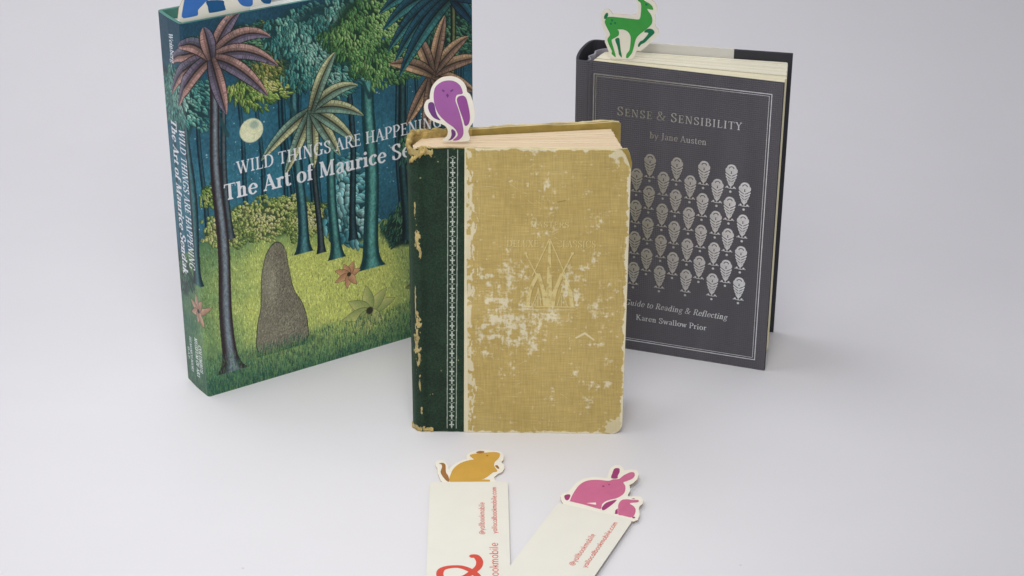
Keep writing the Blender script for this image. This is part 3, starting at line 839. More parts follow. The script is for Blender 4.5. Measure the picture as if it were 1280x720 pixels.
    def palm(cx, cz, R_, n, w, ca, cb, a0, a1, sag):
        for i in range(n):
            a = R(a0 + (a1 - a0) * i / (n - 1) + rnd.uniform(-5, 5))
            r = R_ * rnd.uniform(.85, 1.1)
            tip = (cx + r * math.cos(a), cz + r * math.sin(a) - sag * abs(math.cos(a)))
            mid = (cx + r * .5 * math.cos(a), cz + r * .6 * math.sin(a) + sag * .5 * abs(math.cos(a)))
            frond((cx, cz), mid, tip, w, ca, cb)

    palm(.98, 2.10, .47, 8, .052, (190, 194, 150), (128, 160, 142), -150, 60, .10)
    trunk(2.22, .9, 2.2, 2.72, .03, .024, (110, 120, 76), (20, 34, 34), .5)
    palm(2.02, 2.17, .46, 9, .055, (190, 158, 126), (148, 122, 104), -130, 150, .06)
    palm(2.2, 2.74, .62, 6, .065, (62, 124, 124), (34, 80, 96), 150, 215, .22)
    palm(2.2, 2.74, .30, 4, .055, (44, 96, 112), (28, 66, 86), -40, 80, .1)
    # near palm on the left with mauve fronds
    trunk(.205, .16, .215, 2.62, .058, .032, (120, 134, 142), (44, 34, 38), 1.3, lean=-.012)
    for a_, r_, sg in ((172, .40, .10), (196, .44, .16), (215, .40, .12), (150, .30, .04), (52, .40, .02), (20, .50, .10), (-6, .52, .10), (-32, .50, .10), (-78, .42, .02), (100, .24, .0)):
        a = R(a_)
        tip = (.215 + r_ * math.cos(a), 2.64 + r_ * math.sin(a) - sg)
        mid = (.215 + r_ * .5 * math.cos(a), 2.64 + r_ * .62 * math.sin(a) + .12 * abs(math.cos(a)))
        frond((.215, 2.64), mid, tip, .058, (174, 138, 130), (114, 106, 124))
    # a mossy boulder in the grass and low flowers
    rock = catmull([(.46, .24), (.44, .45), (.48, .62), (.50, .86), (.55, 1.04), (.63, 1.12), (.70, 1.06), (.73, .88), (.76, .70), (.83, .55), (.86, .38), (.82, .24)], 5, True)
    c.blob(.66, .25, .34, .05, (40, 62, 50), .85, .9)
    c.poly([(x + (x - .65) * .03, z + (z - .6) * .015) for x, z in rock], (40, 44, 38))
    c.poly(rock, (128, 124, 106))
    c.blob(.58, .80, .09, .26, (164, 160, 138), .9, 1.0, .1)
    c.blob(.70, .42, .12, .14, (150, 148, 126), .8, 1.0)
    for _ in range(5200):
        x, z = rnd.uniform(.43, .87), rnd.uniform(.23, 1.13)
        ins = False
        for i_ in range(len(rock)):
            ax, az = rock[i_]; bx, bz = rock[i_ - 1]
            if (az > z) != (bz > z) and x < (bx - ax) * (z - az) / (bz - az) + ax:
                ins = not ins
        if ins:
            k = rnd.choice([(64, 62, 54), (88, 88, 74), (178, 174, 150), (60, 64, 52)] if x > .6 else [(100, 98, 82), (186, 184, 160), (84, 88, 70)])
            c.poly([(x, z), (x + .0045, z + .002), (x + .005, z + .016)], k, .7)
    for _ in range(240):
        x = rnd.uniform(.42, .88)
        c.poly([(x - .003, .21), (x + .003, .21), (x + rnd.uniform(-.012, .012), .21 + rnd.uniform(.03, .08))], rnd.choice([(70, 110, 76), (120, 150, 86), (44, 80, 62)]), .85)

    def flower(x, z, r, ca, cb, n=6):
        for i in range(n):
            a = R(10 + 340 / n * i + rnd.uniform(-8, 8))
            c.leaf(x, z, a, r * rnd.uniform(.8, 1.1), r * .24, cb, ca, edge=[v * .35 for v in cb])
        c.blob(x, z, r * .16, r * .16, (50, 50, 36), 1, .3)
    flower(1.24, .70, .13, (216, 172, 130), (176, 130, 96), 7)
    flower(1.41, .34, .23, (206, 206, 130), (142, 160, 96), 8)
    flower(-.05, .70, .13, (206, 172, 146), (156, 122, 106), 7)
    flower(1.85, .45, .13, (150, 150, 84), (80, 92, 60), 6)
    # lower rim darker grass
    for _ in range(5200):
        x = rnd.uniform(-.39, 2.4)
        z = rnd.random() ** 2.2 * .3
        col = rnd.choice([(40, 84, 68), (62, 118, 84), (28, 58, 60), (110, 146, 84)])
        c.poly([(x - .003, z), (x + .003, z), (x + rnd.uniform(-.01, .01), z + .045)], col, .7)
    c.a *= (.93 + .14 * fbm(H, W, 3, 40, 1)[..., None])
    # title lettering, front and spine
    white = (232, 234, 238)
    for p in text_polys('WILD THINGS ARE HAPPENING', .355, 2.10, 1.735, .098, T=.15, t=.055):
        c.poly(p, white)
    for p in text_polys('The Art of Maurice Sendak', .24, 2.17, 1.553, .125, T=.18, t=.065):
        c.poly(p, white)

    def spine_text(s, z0, z1, base, h, **k):
        for p in text_polys(s, 0, z0 - z1, 0, h, **k):
            c.poly([(-base + y, z0 - x) for x, y in p], white)
    spine_text('WILD THINGS ARE HAPPENING', 2.12, 1.02, .140, .088, T=.17, t=.07)
    spine_text('The Art of Maurice Sendak', 2.16, .93, .270, .098, T=.2, t=.08)
    spine_text('Weinberg', 2.82, 2.60, .18, .062, T=.18, t=.08)
    spine_text('COLUMBUS', .40, .165, .100, .045, T=.2, t=.1)
    spine_text('MUSEUM OF ART', .44, .10, .157, .045, T=.2, t=.1)
    spine_text('DELMONICO BOOKS', .41, .11, .255, .038, T=.2, t=.1)
    spine_text('D.A.P.', .30, .19, .303, .03, T=.2, t=.1)
    return c


def build_art_book():
    root = thing('art_book', 'tall green and teal hardback with a painted night forest and white title lettering', 'book', AO, .5896)
    img = paint_forest().image('forest_print')
    m_jacket = image_mat('printed_jacket', img, 2.79, 2.93, .39, rough=.42, spec=.35)
    m_in = add_noise(new_mat('green_board', s2l((70, 128, 116)), .6)[0], .08, 30)
    m_pages = paper_edge_mat('art_book_pages', s2l((236, 236, 232)), s2l((190, 192, 190)))
    r = .05
    strip('front_cover', [(A_W, 0), (1.2, 0), (r, 0)], .028, 0, A_H, m_jacket, root, m_in, u0=A_W)
    arc = []
    rf = .022
    for k in range(9):
        a = R(-90 - 90 * k / 8)
        arc.append((rf + rf * math.cos(a), rf + rf * math.sin(a)))
    arc.insert(0, (r, 0))
    arc2 = []
    for k in range(9):
        a = R(180 - 90 * k / 8)
        arc2.append((.035 + .035 * math.cos(a), A_D - .035 + .035 * math.sin(a)))
    bow = [(-.004, A_D * .3), (-.007, A_D * .5), (-.004, A_D * .7)]
    strip('spine', arc + bow + arc2 + [(r, A_D)], .028, .0, A_H, m_jacket, root, m_in, u0=r)
    strip('back_cover', [(r, A_D), (1.2, A_D), (A_W, A_D)], .028, 0, A_H, m_jacket, root, m_in, u0=-.3)
    pages('page_block', (.10, .062), (2.30, .062), (2.30, .350), (.10, .350), .03, 2.855, 14, .003, m_pages, root)


def pages(name, a, b, c_, d, z0, z1, n, jit, mat, root, seed=3, tilt=0.0):
    """a block of leaves built of many thin bundles, each a little out of line with its neighbours"""
    rnd = random.Random(seed)
    verts, faces, uvs = [], [], []
    L1 = math.dist(a, d)

    def lerp(p, q, t):
        return (p[0] + (q[0] - p[0]) * t, p[1] + (q[1] - p[1]) * t)
    for i in range(n):
        v0, v1 = i / n, (i + .93) / n
        j = rnd.uniform(-jit, jit)
        e = rnd.uniform(-jit, jit) * 2
        q = [lerp(a, d, v0), lerp(b, c_, v0), lerp(b, c_, v1), lerp(a, d, v1)]
        ux, uy = b[0] - a[0], b[1] - a[1]
        l = math.hypot(ux, uy)
        q[1] = (q[1][0] + ux / l * e, q[1][1] + uy / l * e)
        q[2] = (q[2][0] + ux / l * e, q[2][1] + uy / l * e)
        t = z1 + j
        w0, w1 = v0 * .6, v1 * .6
        dep = (0, 0, 1, 1)
        quads = [([(x, y, t) for x, y in q], [(p[0], (w0, w0, w1, w1)[k]) for k, p in enumerate(q)]),
                 ([(q[1][0], q[1][1], z0), (q[2][0], q[2][1], z0), (q[2][0], q[2][1], t), (q[1][0], q[1][1], t)], [(0, w0), (0, w1), (t, w1), (t, w0)]),
                 ([(q[3][0], q[3][1], z0), (q[0][0], q[0][1], z0), (q[0][0], q[0][1], t), (q[3][0], q[3][1], t)], [(0, w1), (0, w0), (t, w0), (t, w1)]),
                 ([(q[0][0], q[0][1], z0), (q[1][0], q[1][1], z0), (q[1][0], q[1][1], t), (q[0][0], q[0][1], t)], [(0, w0)] * 4),
                 ([(q[2][0], q[2][1], z0), (q[3][0], q[3][1], z0), (q[3][0], q[3][1], t), (q[2][0], q[2][1], t)], [(0, w1)] * 4)]
        for vs, us in quads:
            s = len(verts)
            verts += vs; uvs += us
            faces.append((s, s + 1, s + 2, s + 3))
    return mesh_obj(name, verts, faces, mat, root, uvs)


build_art_book()


# ================================================================== bookmarks
def shift(pts, dx=0, dy=0):
    return [(x + dx, y + dy) for x, y in pts]


def tri_fan_print(name, outline, mapf, mat, parent, lift=.0016, label=None, smooth=True):
    """one printed shape: a thin ink layer with the outline of the print"""
    pts = catmull(outline, 3, True) if smooth else outline
    if signed_area(pts) < 0:
        pts = pts[::-1]
    n = len(pts)
    verts = [mapf(x, y, -lift) for x, y in pts]
    o = mesh_obj(name, verts, [tuple(range(n))], mat, parent)
    if label:
        o['label'] = label
    return o


def disc(x, y, r, n=10):
    return [(x + r * math.cos(2 * math.pi * i / n), y + r * math.sin(2 * math.pi * i / n)) for i in range(n)]


m_blue = ink('blue_ink', (63, 118, 192)); m_blue_d = ink('deep_blue_ink', (36, 92, 140))
m_pur = ink('purple_ink', (163, 98, 162)); m_pur_d = ink('deep_purple_ink', (112, 64, 128)); m_pur_m = ink('plum_ink', (148, 80, 148))
m_gre = ink('green_ink', (66, 160, 74)); m_gre_d = ink('deep_green_ink', (30, 122, 82))
m_mus = ink('mustard_ink', (206, 162, 74)); m_bro = ink('brown_ink', (160, 112, 64))
m_pin = ink('pink_ink', (202, 108, 144)); m_pin_d = ink('deep_pink_ink', (158, 62, 116))

CARD_T = .006


def standing_bookmark(name, label, origin, rz, out, prints, stem):
    """die-cut animal on a card stem; local x along the card, z up, prints on the side facing -y"""
    root = thing(name, label, 'bookmark', origin, rz, 'animal bookmarks standing in the books')
    mp = lambda x, y, t: (x, t, y)
    o = prism('card', catmull(out, 3, True) if False else out, mp, 0, CARD_T, m_cut, root, m_cut_edge)
    x0, x1, z0, z1 = stem
    prism('card_stem', [(x0, z0), (x1, z0), (x1, z1), (x0, z1)], mp, .0005, CARD_T - .0005, m_card, root, m_cut_edge)
    body = None
    for nm, pts, mat, lift in prints:
        small = any(w in nm for w in ('eye', 'beak', 'spot'))
        pr = tri_fan_print(nm, pts, mp, mat, body if (small and body) else root, lift, smooth=len(pts) > 5)
        if nm.endswith('_body'):
            body = pr
    return root


def sm(pts, n=3, sharp=()):
    return catmull(pts, n, True)


def build_standing():
    # elephant, just behind the front cover of the art book
    a = .5896
    og = (AO[0] - math.sin(a) * .044, AO[1] + math.cos(a) * .044, 0)
    eo = SH['ele_out']
    standing_bookmark('elephant_bookmark', 'cream bookmark with blue elephant legs sticking out of the tall forest book', og, a, eo,
                      [('elephant_body', SH['ele_body'], m_blue, .0012), ('elephant_far_leg', SH['ele_leg'], m_blue_d, .0018),
                       ('elephant_front_leg', SH['ele_leg2'], m_blue_d, .0018), ('elephant_ear', SH['ele_ear'], m_blue_d, .0022)],
                      (.03, .56, 1.9, 2.94))
    # owl in the worn book
    ang = -.0176
    og = (-.5, 12.181, 0)
    body = SH['owl_body']
    standing_bookmark('owl_bookmark', 'cream bookmark with a purple owl standing in the worn mustard book', og, ang, catmull(SH['owl_out'], 3, True),
                      [('owl_body', body, m_pur, .0012), ('owl_wing', SH['owl_wing'], m_pur_m, .0018),
                       ('owl_far_wing', SH['owl_wing2'], m_pur_d, .0018), ('owl_tail', SH['owl_tail'], m_pur_d, .0018),
                       ('owl_eye', SH['owl_eye1'], m_pur_d, .0024), ('owl_eye', SH['owl_eye2'], m_pur_d, .0024),
                       ('owl_beak', SH['owl_beak'], m_pur_d, .0024)],
                      (-.17, .36, 1.2, 2.176))
    # deer in the grey book
    og = (.80, 13.664, 0)
    dp = SH['deer_pts']
    standing_bookmark('deer_bookmark', 'cream bookmark with a green deer standing in the dark grey book', og, -.27, SH['deer_out'],
                      [('deer_body', SH['deer_body'], m_gre, .0012), ('deer_hind_leg', SH['deer_leg'], m_gre_d, .0018),
                       ('deer_raised_leg', SH['deer_fleg'], m_gre_d, .0018), ('deer_tail', SH['deer_tail'], m_gre_d, .0018)]
                      + [('deer_spot', disc(x, y, .0085), m_gre_d, .0024) for x, y in dp[:3]]
                      + [('deer_eye', disc(dp[3][0], dp[3][1], .0095), m_gre_d, .0024)],
                      (-.15, .38, 1.3, 2.268))


build_standing()


def flat_bookmark(name, label, origin, rz, out, prints, zc, raised):
    root = thing(name, label, 'bookmark', origin, rz, 'animal bookmarks lying on the white paper')
    z_an = zc + .001
    mp_a = lambda x, y, t: (x, y, z_an + CARD_T - t + raised * (y + .1))
    prism('animal_cutout', out, mp_a, 0, CARD_T, m_cut, root, m_cut_edge)
    body = None
    for nm, pts, mat, lift in prints:
        small = nm.endswith('_eye')
        pr = tri_fan_print(nm, pts, mp_a, mat, body if (small and body) else root, lift, smooth=len(pts) > 4)
        if nm.endswith('_body') and body is None:
            body = pr
    # the ivory card over its foot
    hw, top, bot, r = .271, -.012, -1.56, .035
    o = []
    for cx, cy, a0 in ((hw - r, top - r, 0), (-hw + r, top - r, 90), (-hw + r, bot + r, 180), (hw - r, bot + r, 270)):
        for k in range(7):
            a = R(a0 + 15 * k)
            o.append((cx + r * math.cos(a), cy + r * math.sin(a)))
    zt = z_an + 2 * CARD_T + .001 + raised * .09
    mp_c = lambda x, y, t: (x, y, zt - t)
    prism('card', o, mp_c, 0, CARD_T, m_card, root, m_card_edge)

    def up(s, y0, y1, base, h, w, nm):
        ps = [[(base - py, px) for px, py in p] for p in text_polys(s, y0, y1, 0, h, mono_w=w)]
        print_mesh(nm, ps, mp_c, m_red, root, lift=.0008, step=.00003)
    up('@yallbookmobile', -.674, -.278, .107, .040, .10, 'handle_lettering')
    up('yallocalbookmobile.com', -.665, -.083, .190, .036, .11, 'web_address')
    up('local bookmobile', -1.42, -.772, .194, .058, .085, 'name_lettering')
    g = Pen(.045, .036, False)
    g.curve([(.024, -.928), (.050, -.934), (.066, -.965), (.073, -1.005), (.062, -1.06), (.02, -1.12), (-.04, -1.18), (-.13, -1.23), (-.19, -1.2)], T=.046, t=.04, n=8)
    g.curve([(-.15, -1.22), (-.182, -1.15), (-.175, -1.085), (-.13, -1.054), (-.06, -1.05), (.0, -1.082), (.05, -1.14), (.07, -1.22), (.04, -1.30), (-.03, -1.34)], T=.046, t=.03, n=8)
    g.dot(.024, -.930, .020)
    print_mesh('script_logo', g.p, mp_c, m_red, root, lift=.0008, step=.00003)
    return root


def build_flat():
    ex = SH['sq_eye'][0]
    flat_bookmark('squirrel_bookmark', 'ivory bookmark topped by a mustard squirrel lying below the worn book', (-.297, 11.3264, 0), .0189, SH['sq_out'],
                  [('squirrel_body', SH['sq_body'], m_mus, .0010), ('squirrel_tail', SH['sq_tail'], m_bro, .0014),
                   ('squirrel_ear', SH['sq_ear'], m_bro, .0014), ('squirrel_paw', SH['sq_hand'], m_bro, .0014),
                   ('squirrel_eye', disc(ex[0], ex[1], .008), m_bro, .0018)], 0.0, .05)
    rp = SH['ra_pts']
    flat_bookmark('rabbit_bookmark', 'ivory bookmark topped by a pink rabbit and her bunny lying askew', (.5726, 10.9266, 0), -.4069, SH['ra_out'],
                  [('rabbit_body', SH['ra_body'], m_pin, .0010), ('rabbit_leg_gap', SH['ra_slit'], m_cut, .0014),
                   ('rabbit_ear', SH['ra_ear'], m_pin_d, .0014), ('rabbit_paw', SH['ra_paw'], m_pin_d, .0014),
                   ('rabbit_tail', SH['ra_tail'], m_pin_d, .0014),
                   ('rabbit_eye', disc(rp[0][0], rp[0][1], .009), m_pin_d, .0018), ('rabbit_eye', disc(rp[1][0], rp[1][1], .007), m_pin_d, .0018),
                   ('bunny_body', SH['bu_body'], m_pin, .0010), ('bunny_paw', SH['bu_tail'], m_pin_d, .0014),
                   ('bunny_ear', SH['bu_ear'], m_pin_d, .0014), ('bunny_tail', disc(rp[2][0], rp[2][1], .010), m_pin_d, .0014)], .0155, .06)


build_flat()


# ================================================================== 2. worn mustard book
BO = (-.7209, 12.0349, 0)
B_W, B_H = 1.527, 2.232
WEAR = [(.876, 2.20, .03, .02), (.559, 2.073, .02, .05), (.707, 1.991, .02, .02), (.898, 2.051, .03, .02), (.944, 1.97, .03, .07), (1.233, 1.892, .03, .02),
        (1.319, 1.719, .05, .05), (.998, 1.777, .03, .04), (.877, 1.674, .03, .04), (.944, 1.60, .05, .02), (.93, 1.88, .012, .05), (.693, 1.334, .03, .08),
        (.699, 1.206, .03, .06), (.681, 1.081, .06, .04), (.664, .935, .09, .06), (.72, .859, .09, .06), (.805, 1.031, .05, .03), (.72, .763, .09, .05),
        (.595, .80, .06, .04), (.492, .794, .03, .05), (.862, .85, .06, .06), (.88, .732, .05, .06), (.903, .693, .05, .03), (1.004, .95, .06, .04),
        (.919, .956, .06, .03), (1.172, 1.11, .04, .07), (1.319, 1.047, .02, .06), (1.32, .977, .02, .04), (1.27, .735, .07, .012),
        (.551, 1.08, .05, .02), (.497, 1.299, .02, .04), (.52, .665, .04, .02), (1.114, 1.271, .03, .05), (1.225, 1.333, .06, .03),
        (1.103, 1.177, .03, .05), (1.008, .275, .03, .04), (1.019, .375, .02, .03), (.72, .569, .02, .05), (1.324, .409, .05, .03),
        (1.41, .41, .03, .03), (1.269, .277, .03, .05), (1.179, .507, .03, .03), (.525, 1.268, .06, .02), (.777, 1.269, .05, .03),
        (1.41, .971, .05, .02), (.63, 1.21, .05, .03), (.60, .92, .05, .05), (.78, .93, .06, .05), (1.2, 1.25, .06, .03), (1.3, 1.42, .03, .05)]


def paint_mustard():
    c = Canvas(1.56, 2.24, 620, color=(0, 0, 0))
    H, W = c.H, c.W
    ss = (np.arange(W) / c.res)[None, :] + np.zeros((H, 1))
    zz = (np.arange(H) / c.res)[:, None] + np.zeros((1, W))
    tone = fbm(H, W, 160, 2)[..., None]
    base = np.array([177, 154, 92]) * (1 - tone) + np.array([196, 174, 112]) * tone
    # threads: fine lighter and darker lines both ways, with slubs
    P = 5.2
    yy, xx = np.mgrid[0:H, 0:W]
    th = (np.sin(2 * np.pi * (xx + 2 * vnoise(H, W, 40, 5)) / P) * .5 + np.sin(2 * np.pi * (yy + 2 * vnoise(H, W, 40, 6)) / P) * .5)
    slub = vnoise(H, W, 3, 8, aniso=14) * .5 + vnoise(W, H, 3, 9, aniso=14).T[:H, :W] * .5
    base = base * (1 + .09 * th[..., None] + .15 * (slub[..., None] - .5))
    boost = np.zeros((H, W), np.float32)
    for x, z, rx, rz in WEAR:
        d = ((ss - x) / (rx * 1.25)) ** 2 + ((zz - z) / (rz * 1.25)) ** 2
        boost = np.maximum(boost, np.exp(-d * .9))
    vert = fbm(H, W, 9, 31, 3, aniso=3.0)
    hor = fbm(W, H, 9, 33, 3, aniso=3.0).T[:H, :W]
    rough = fbm(H, W, 26, 35, 4)
    n = .34 * vert + .34 * hor + .32 * rough
    spread = np.exp(-(((zz - 1.0) / .45) ** 2)) * .05 + np.exp(-(((ss - .75) / .3) ** 2 + ((zz - .95) / .35) ** 2)) * .05
    tiny = .5 * vnoise(H, W, 4, 51, aniso=1.5) + .5 * vnoise(H, W, 8, 52)
    wear = np.clip((n + .20 * boost + spread + .20 * (tiny - .5) + .02 * th - .650) / .17, 0, 1)
    # rubbed rims
    edge = np.minimum(np.minimum(zz, B_H - zz), B_W - ss)
    rim = np.clip((.014 + .045 * (rough - .42) + .02 * (hor - .5) - edge) / .006, 0, 1)
    corner = np.clip((.15 + .2 * (rough - .5) - np.hypot(B_W - ss, zz)) / .01, 0, 1) * .7
    corner2 = np.clip((.13 + .2 * (rough - .5) - np.hypot(B_W - ss, B_H - zz)) / .01, 0, 1) * .8
    left = np.clip((.445 + .14 * (vert - .5) + .05 * np.sin(zz * 5) * .4 - .05 * np.clip(.8 - zz, 0, 1) - ss) / .008, 0, 1) * (rough > .36)
    left0 = np.clip((.405 - ss) / .004, 0, 1)
    worn = np.maximum.reduce([wear * .92, rim, corner, corner2, left * .85, left0])[..., None]
    cream = np.array([222, 214, 184]) * (.95 + .1 * tone) * (1 + .03 * th[..., None])
    c.a = ((base * (1 - worn) + cream * worn) / 255).astype(np.float32)
    # what is left of the gilt stamp
    stamp = Canvas(1.56, 2.24, 620, color=(0, 0, 0))
    one = (255, 255, 255)
    for txt, a, b, z, h in (('MASTERS', .845, 1.118, 1.645, .042), ('DELUXE', .683, .905, 1.495, .052), ('CLASSICS', 1.03, 1.305, 1.495, .052)):
        for p in text_polys(txt, a, b, z, h, T=.13, t=.05):
            stamp.poly(p, one)
    g = Pen(.01, .01, False)
    g.line(.982, 1.03, .982, 1.54, .05, .012)
    g.line(.982, 1.56, .862, 1.27, .007); g.line(.982, 1.56, 1.10, 1.27, .007)
    g.line(.816, 1.442, .965, 1.13, .009); g.line(1.140, 1.444, 1.0, 1.13, .009)
    for ax, x0, x1 in ((.905, .832, .958), (1.072, 1.008, 1.146)):
        g.curve([(x0, 1.03), (x0 + .018, 1.16), (ax, 1.29)], T=.026, t=.02); g.curve([(x1, 1.03), (x1 - .018, 1.16), (ax, 1.29)], T=.026, t=.02)
        g.curve([(x0 + .03, 1.03), (ax - .012, 1.12), (ax, 1.18)], T=.006, t=.006); g.curve([(x1 - .03, 1.03), (ax + .012, 1.12), (ax, 1.18)], T=.006, t=.006)
        g.line(ax, 1.03, ax, 1.17, .006)
    g.line(.81, 1.03, 1.17, 1.032, .008); g.line(.81, 1.006, 1.175, 1.008, .007)
    for p in g.p:
        stamp.poly(p, one)
    stamp.blob(.816, 1.447, .013, .013, one, 1, .3); stamp.blob(1.141, 1.449, .013, .013, one, 1, .3)
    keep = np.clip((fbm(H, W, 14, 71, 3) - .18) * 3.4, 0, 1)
    stamp_shade = np.clip(np.roll(stamp.a[..., 0], (-2, 3), (0, 1)) - stamp.a[..., 0], 0, 1)[..., None]
    c.a = c.a * (1 - .13 * stamp_shade * keep[..., None])  # one-sided shade along the stamped edges, painted into the cloth colour
    m = (stamp.a[..., 0] * keep * .75)[..., None]
    sh = np.roll(stamp.a[..., 0], (3, -3), (0, 1)) * (1 - stamp.a[..., 0])
    c.a = c.a * (1 - m) + np.array([220, 206, 148]) / 255 * m
    # odd scratches
    rnd = random.Random(3)
    for _ in range(60):
        x, z, L, a = rnd.uniform(.45, 1.5), rnd.uniform(.05, 2.15), rnd.uniform(.02, .12), rnd.choice([0, 0, 1.57, .5, 2.5])
        w = .0016
        c.poly([(x, z), (x + L * math.cos(a), z + L * math.sin(a)), (x + L * math.cos(a) - w * 2 * math.sin(a), z + L * math.sin(a) + w * 2 * math.cos(a))], (214, 202, 160), .7)
    c.poly([(1.17, .79), (1.24, .835), (1.31, .775), (1.305, .765), (1.24, .815), (1.175, .78)], (222, 212, 172), .9)
    c.poly([(1.03, 1.838), (1.09, 1.852), (1.09, 1.847), (1.03, 1.832)], (120, 104, 62), .7)
    c.a = c.a.astype(np.float32)
    return c


def paint_green():
    c = Canvas(1.6, 2.24, 560, x_off=1.05, color=(34, 60, 48))
    H, W = c.H, c.W
    ss = (np.arange(W) / c.res - c.xo)[None, :] + np.zeros((H, 1))
    zz = (np.arange(H) / c.res)[:, None] + np.zeros((1, W))
    n = fbm(H, W, 60, 12)[..., None]
    f = fbm(H, W, 4, 14, 2)[..., None]
    c.a = ((np.array([27, 44, 35]) * (1 - n) + np.array([40, 62, 44]) * n) * (.72 + .56 * f) / 255).astype(np.float32)
    rough = fbm(H, W, 22, 41, 4)
    fine = fbm(H, W, 7, 43, 3, aniso=2.5)
    tan = np.array([178, 160, 108]) / 255
    # rubbed ridge of the spine
    m = np.zeros((H, W), np.float32)
    for x, z, rx, rz in ((.046, .93, .022, .09), (.056, .87, .018, .03), (.036, .72, .03, .14), (.048, .60, .02, .12), (.05, .40, .012, .08), (.055, 1.54, .022, .10),
                         (.07, 1.44, .018, .05), (.03, .02, .07, .035), (.0, 2.2, .11, .05), (.06, .16, .01, .05), (.03, 1.05, .006, .2), (.10, 2.2, .1, .03), (.04, 1.75, .008, .09)):
        m = np.maximum(m, np.exp(-(((ss - x) / rx) ** 2 + ((zz - z) / rz) ** 2)))
    w = np.clip((m * .75 + (fine - .5) * .9 + (rough - .5) * .8 - .45) / .06, 0, 1)[..., None]
    c.a = c.a * (1 - w) + tan * (.8 + .4 * rough[..., None]) * w
    # paler greyish band along the ridge
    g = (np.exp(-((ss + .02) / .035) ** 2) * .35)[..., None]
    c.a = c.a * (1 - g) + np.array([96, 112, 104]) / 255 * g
    rim = np.clip((.006 + .02 * (rough - .45) - np.minimum(zz, B_H - zz)) / .004, 0, 1)[..., None] * .7
    c.a = c.a * (1 - rim) + np.array([150, 146, 112]) / 255 * rim
    c.a = c.a.astype(np.float32)
    # stamped border: two rules with a running ornament
    col = (196, 204, 192)

    def dx(z):
        return .250 + .033 * z / 2.2
    for o_ in (0.0, .066):
        for k in range(44):
            z0, z1 = .03 + k * .0497, .03 + (k + 1) * .0497
            c.poly([(dx(z0) + o_ - .0028, z0), (dx(z0) + o_ + .0028, z0), (dx(z1) + o_ + .0028, z1), (dx(z1) + o_ - .0028, z1)], col, .85)
    step = .0735
    k = 0
    z = .062
    while z < 2.17:
        x = dx(z) + .033
        # fleuron
        for a_ in range(4):
            a = a_ * math.pi / 2
            c.blob(x + .011 * math.cos(a), z + .013 * math.sin(a), .0075, .0075, col, .95, .35)
        c.poly([(x - .004, z - .03), (x + .004, z - .03), (x + .003, z + .03), (x - .003, z + .03)], col, .9)
        c.poly([(x - .017, z - .003), (x + .017, z - .003), (x + .017, z + .003), (x - .017, z + .003)], col, .9)
        # small lozenge between
        zm = z + step / 2
        x = dx(zm) + .033
        for s1 in (-1, 1):
            for s2 in (-1, 1):
                c.poly([(x + s1 * .016, zm), (x, zm + s2 * .015), (x, zm + s2 * .010), (x + s1 * .011, zm)], col, .85)
            c.blob(x + s1 * .019, zm, .004, .004, col, .9, .4)
        z += step
    c.a *= (.92 + .16 * fbm(H, W, 3, 50, 1)[..., None])
    return c


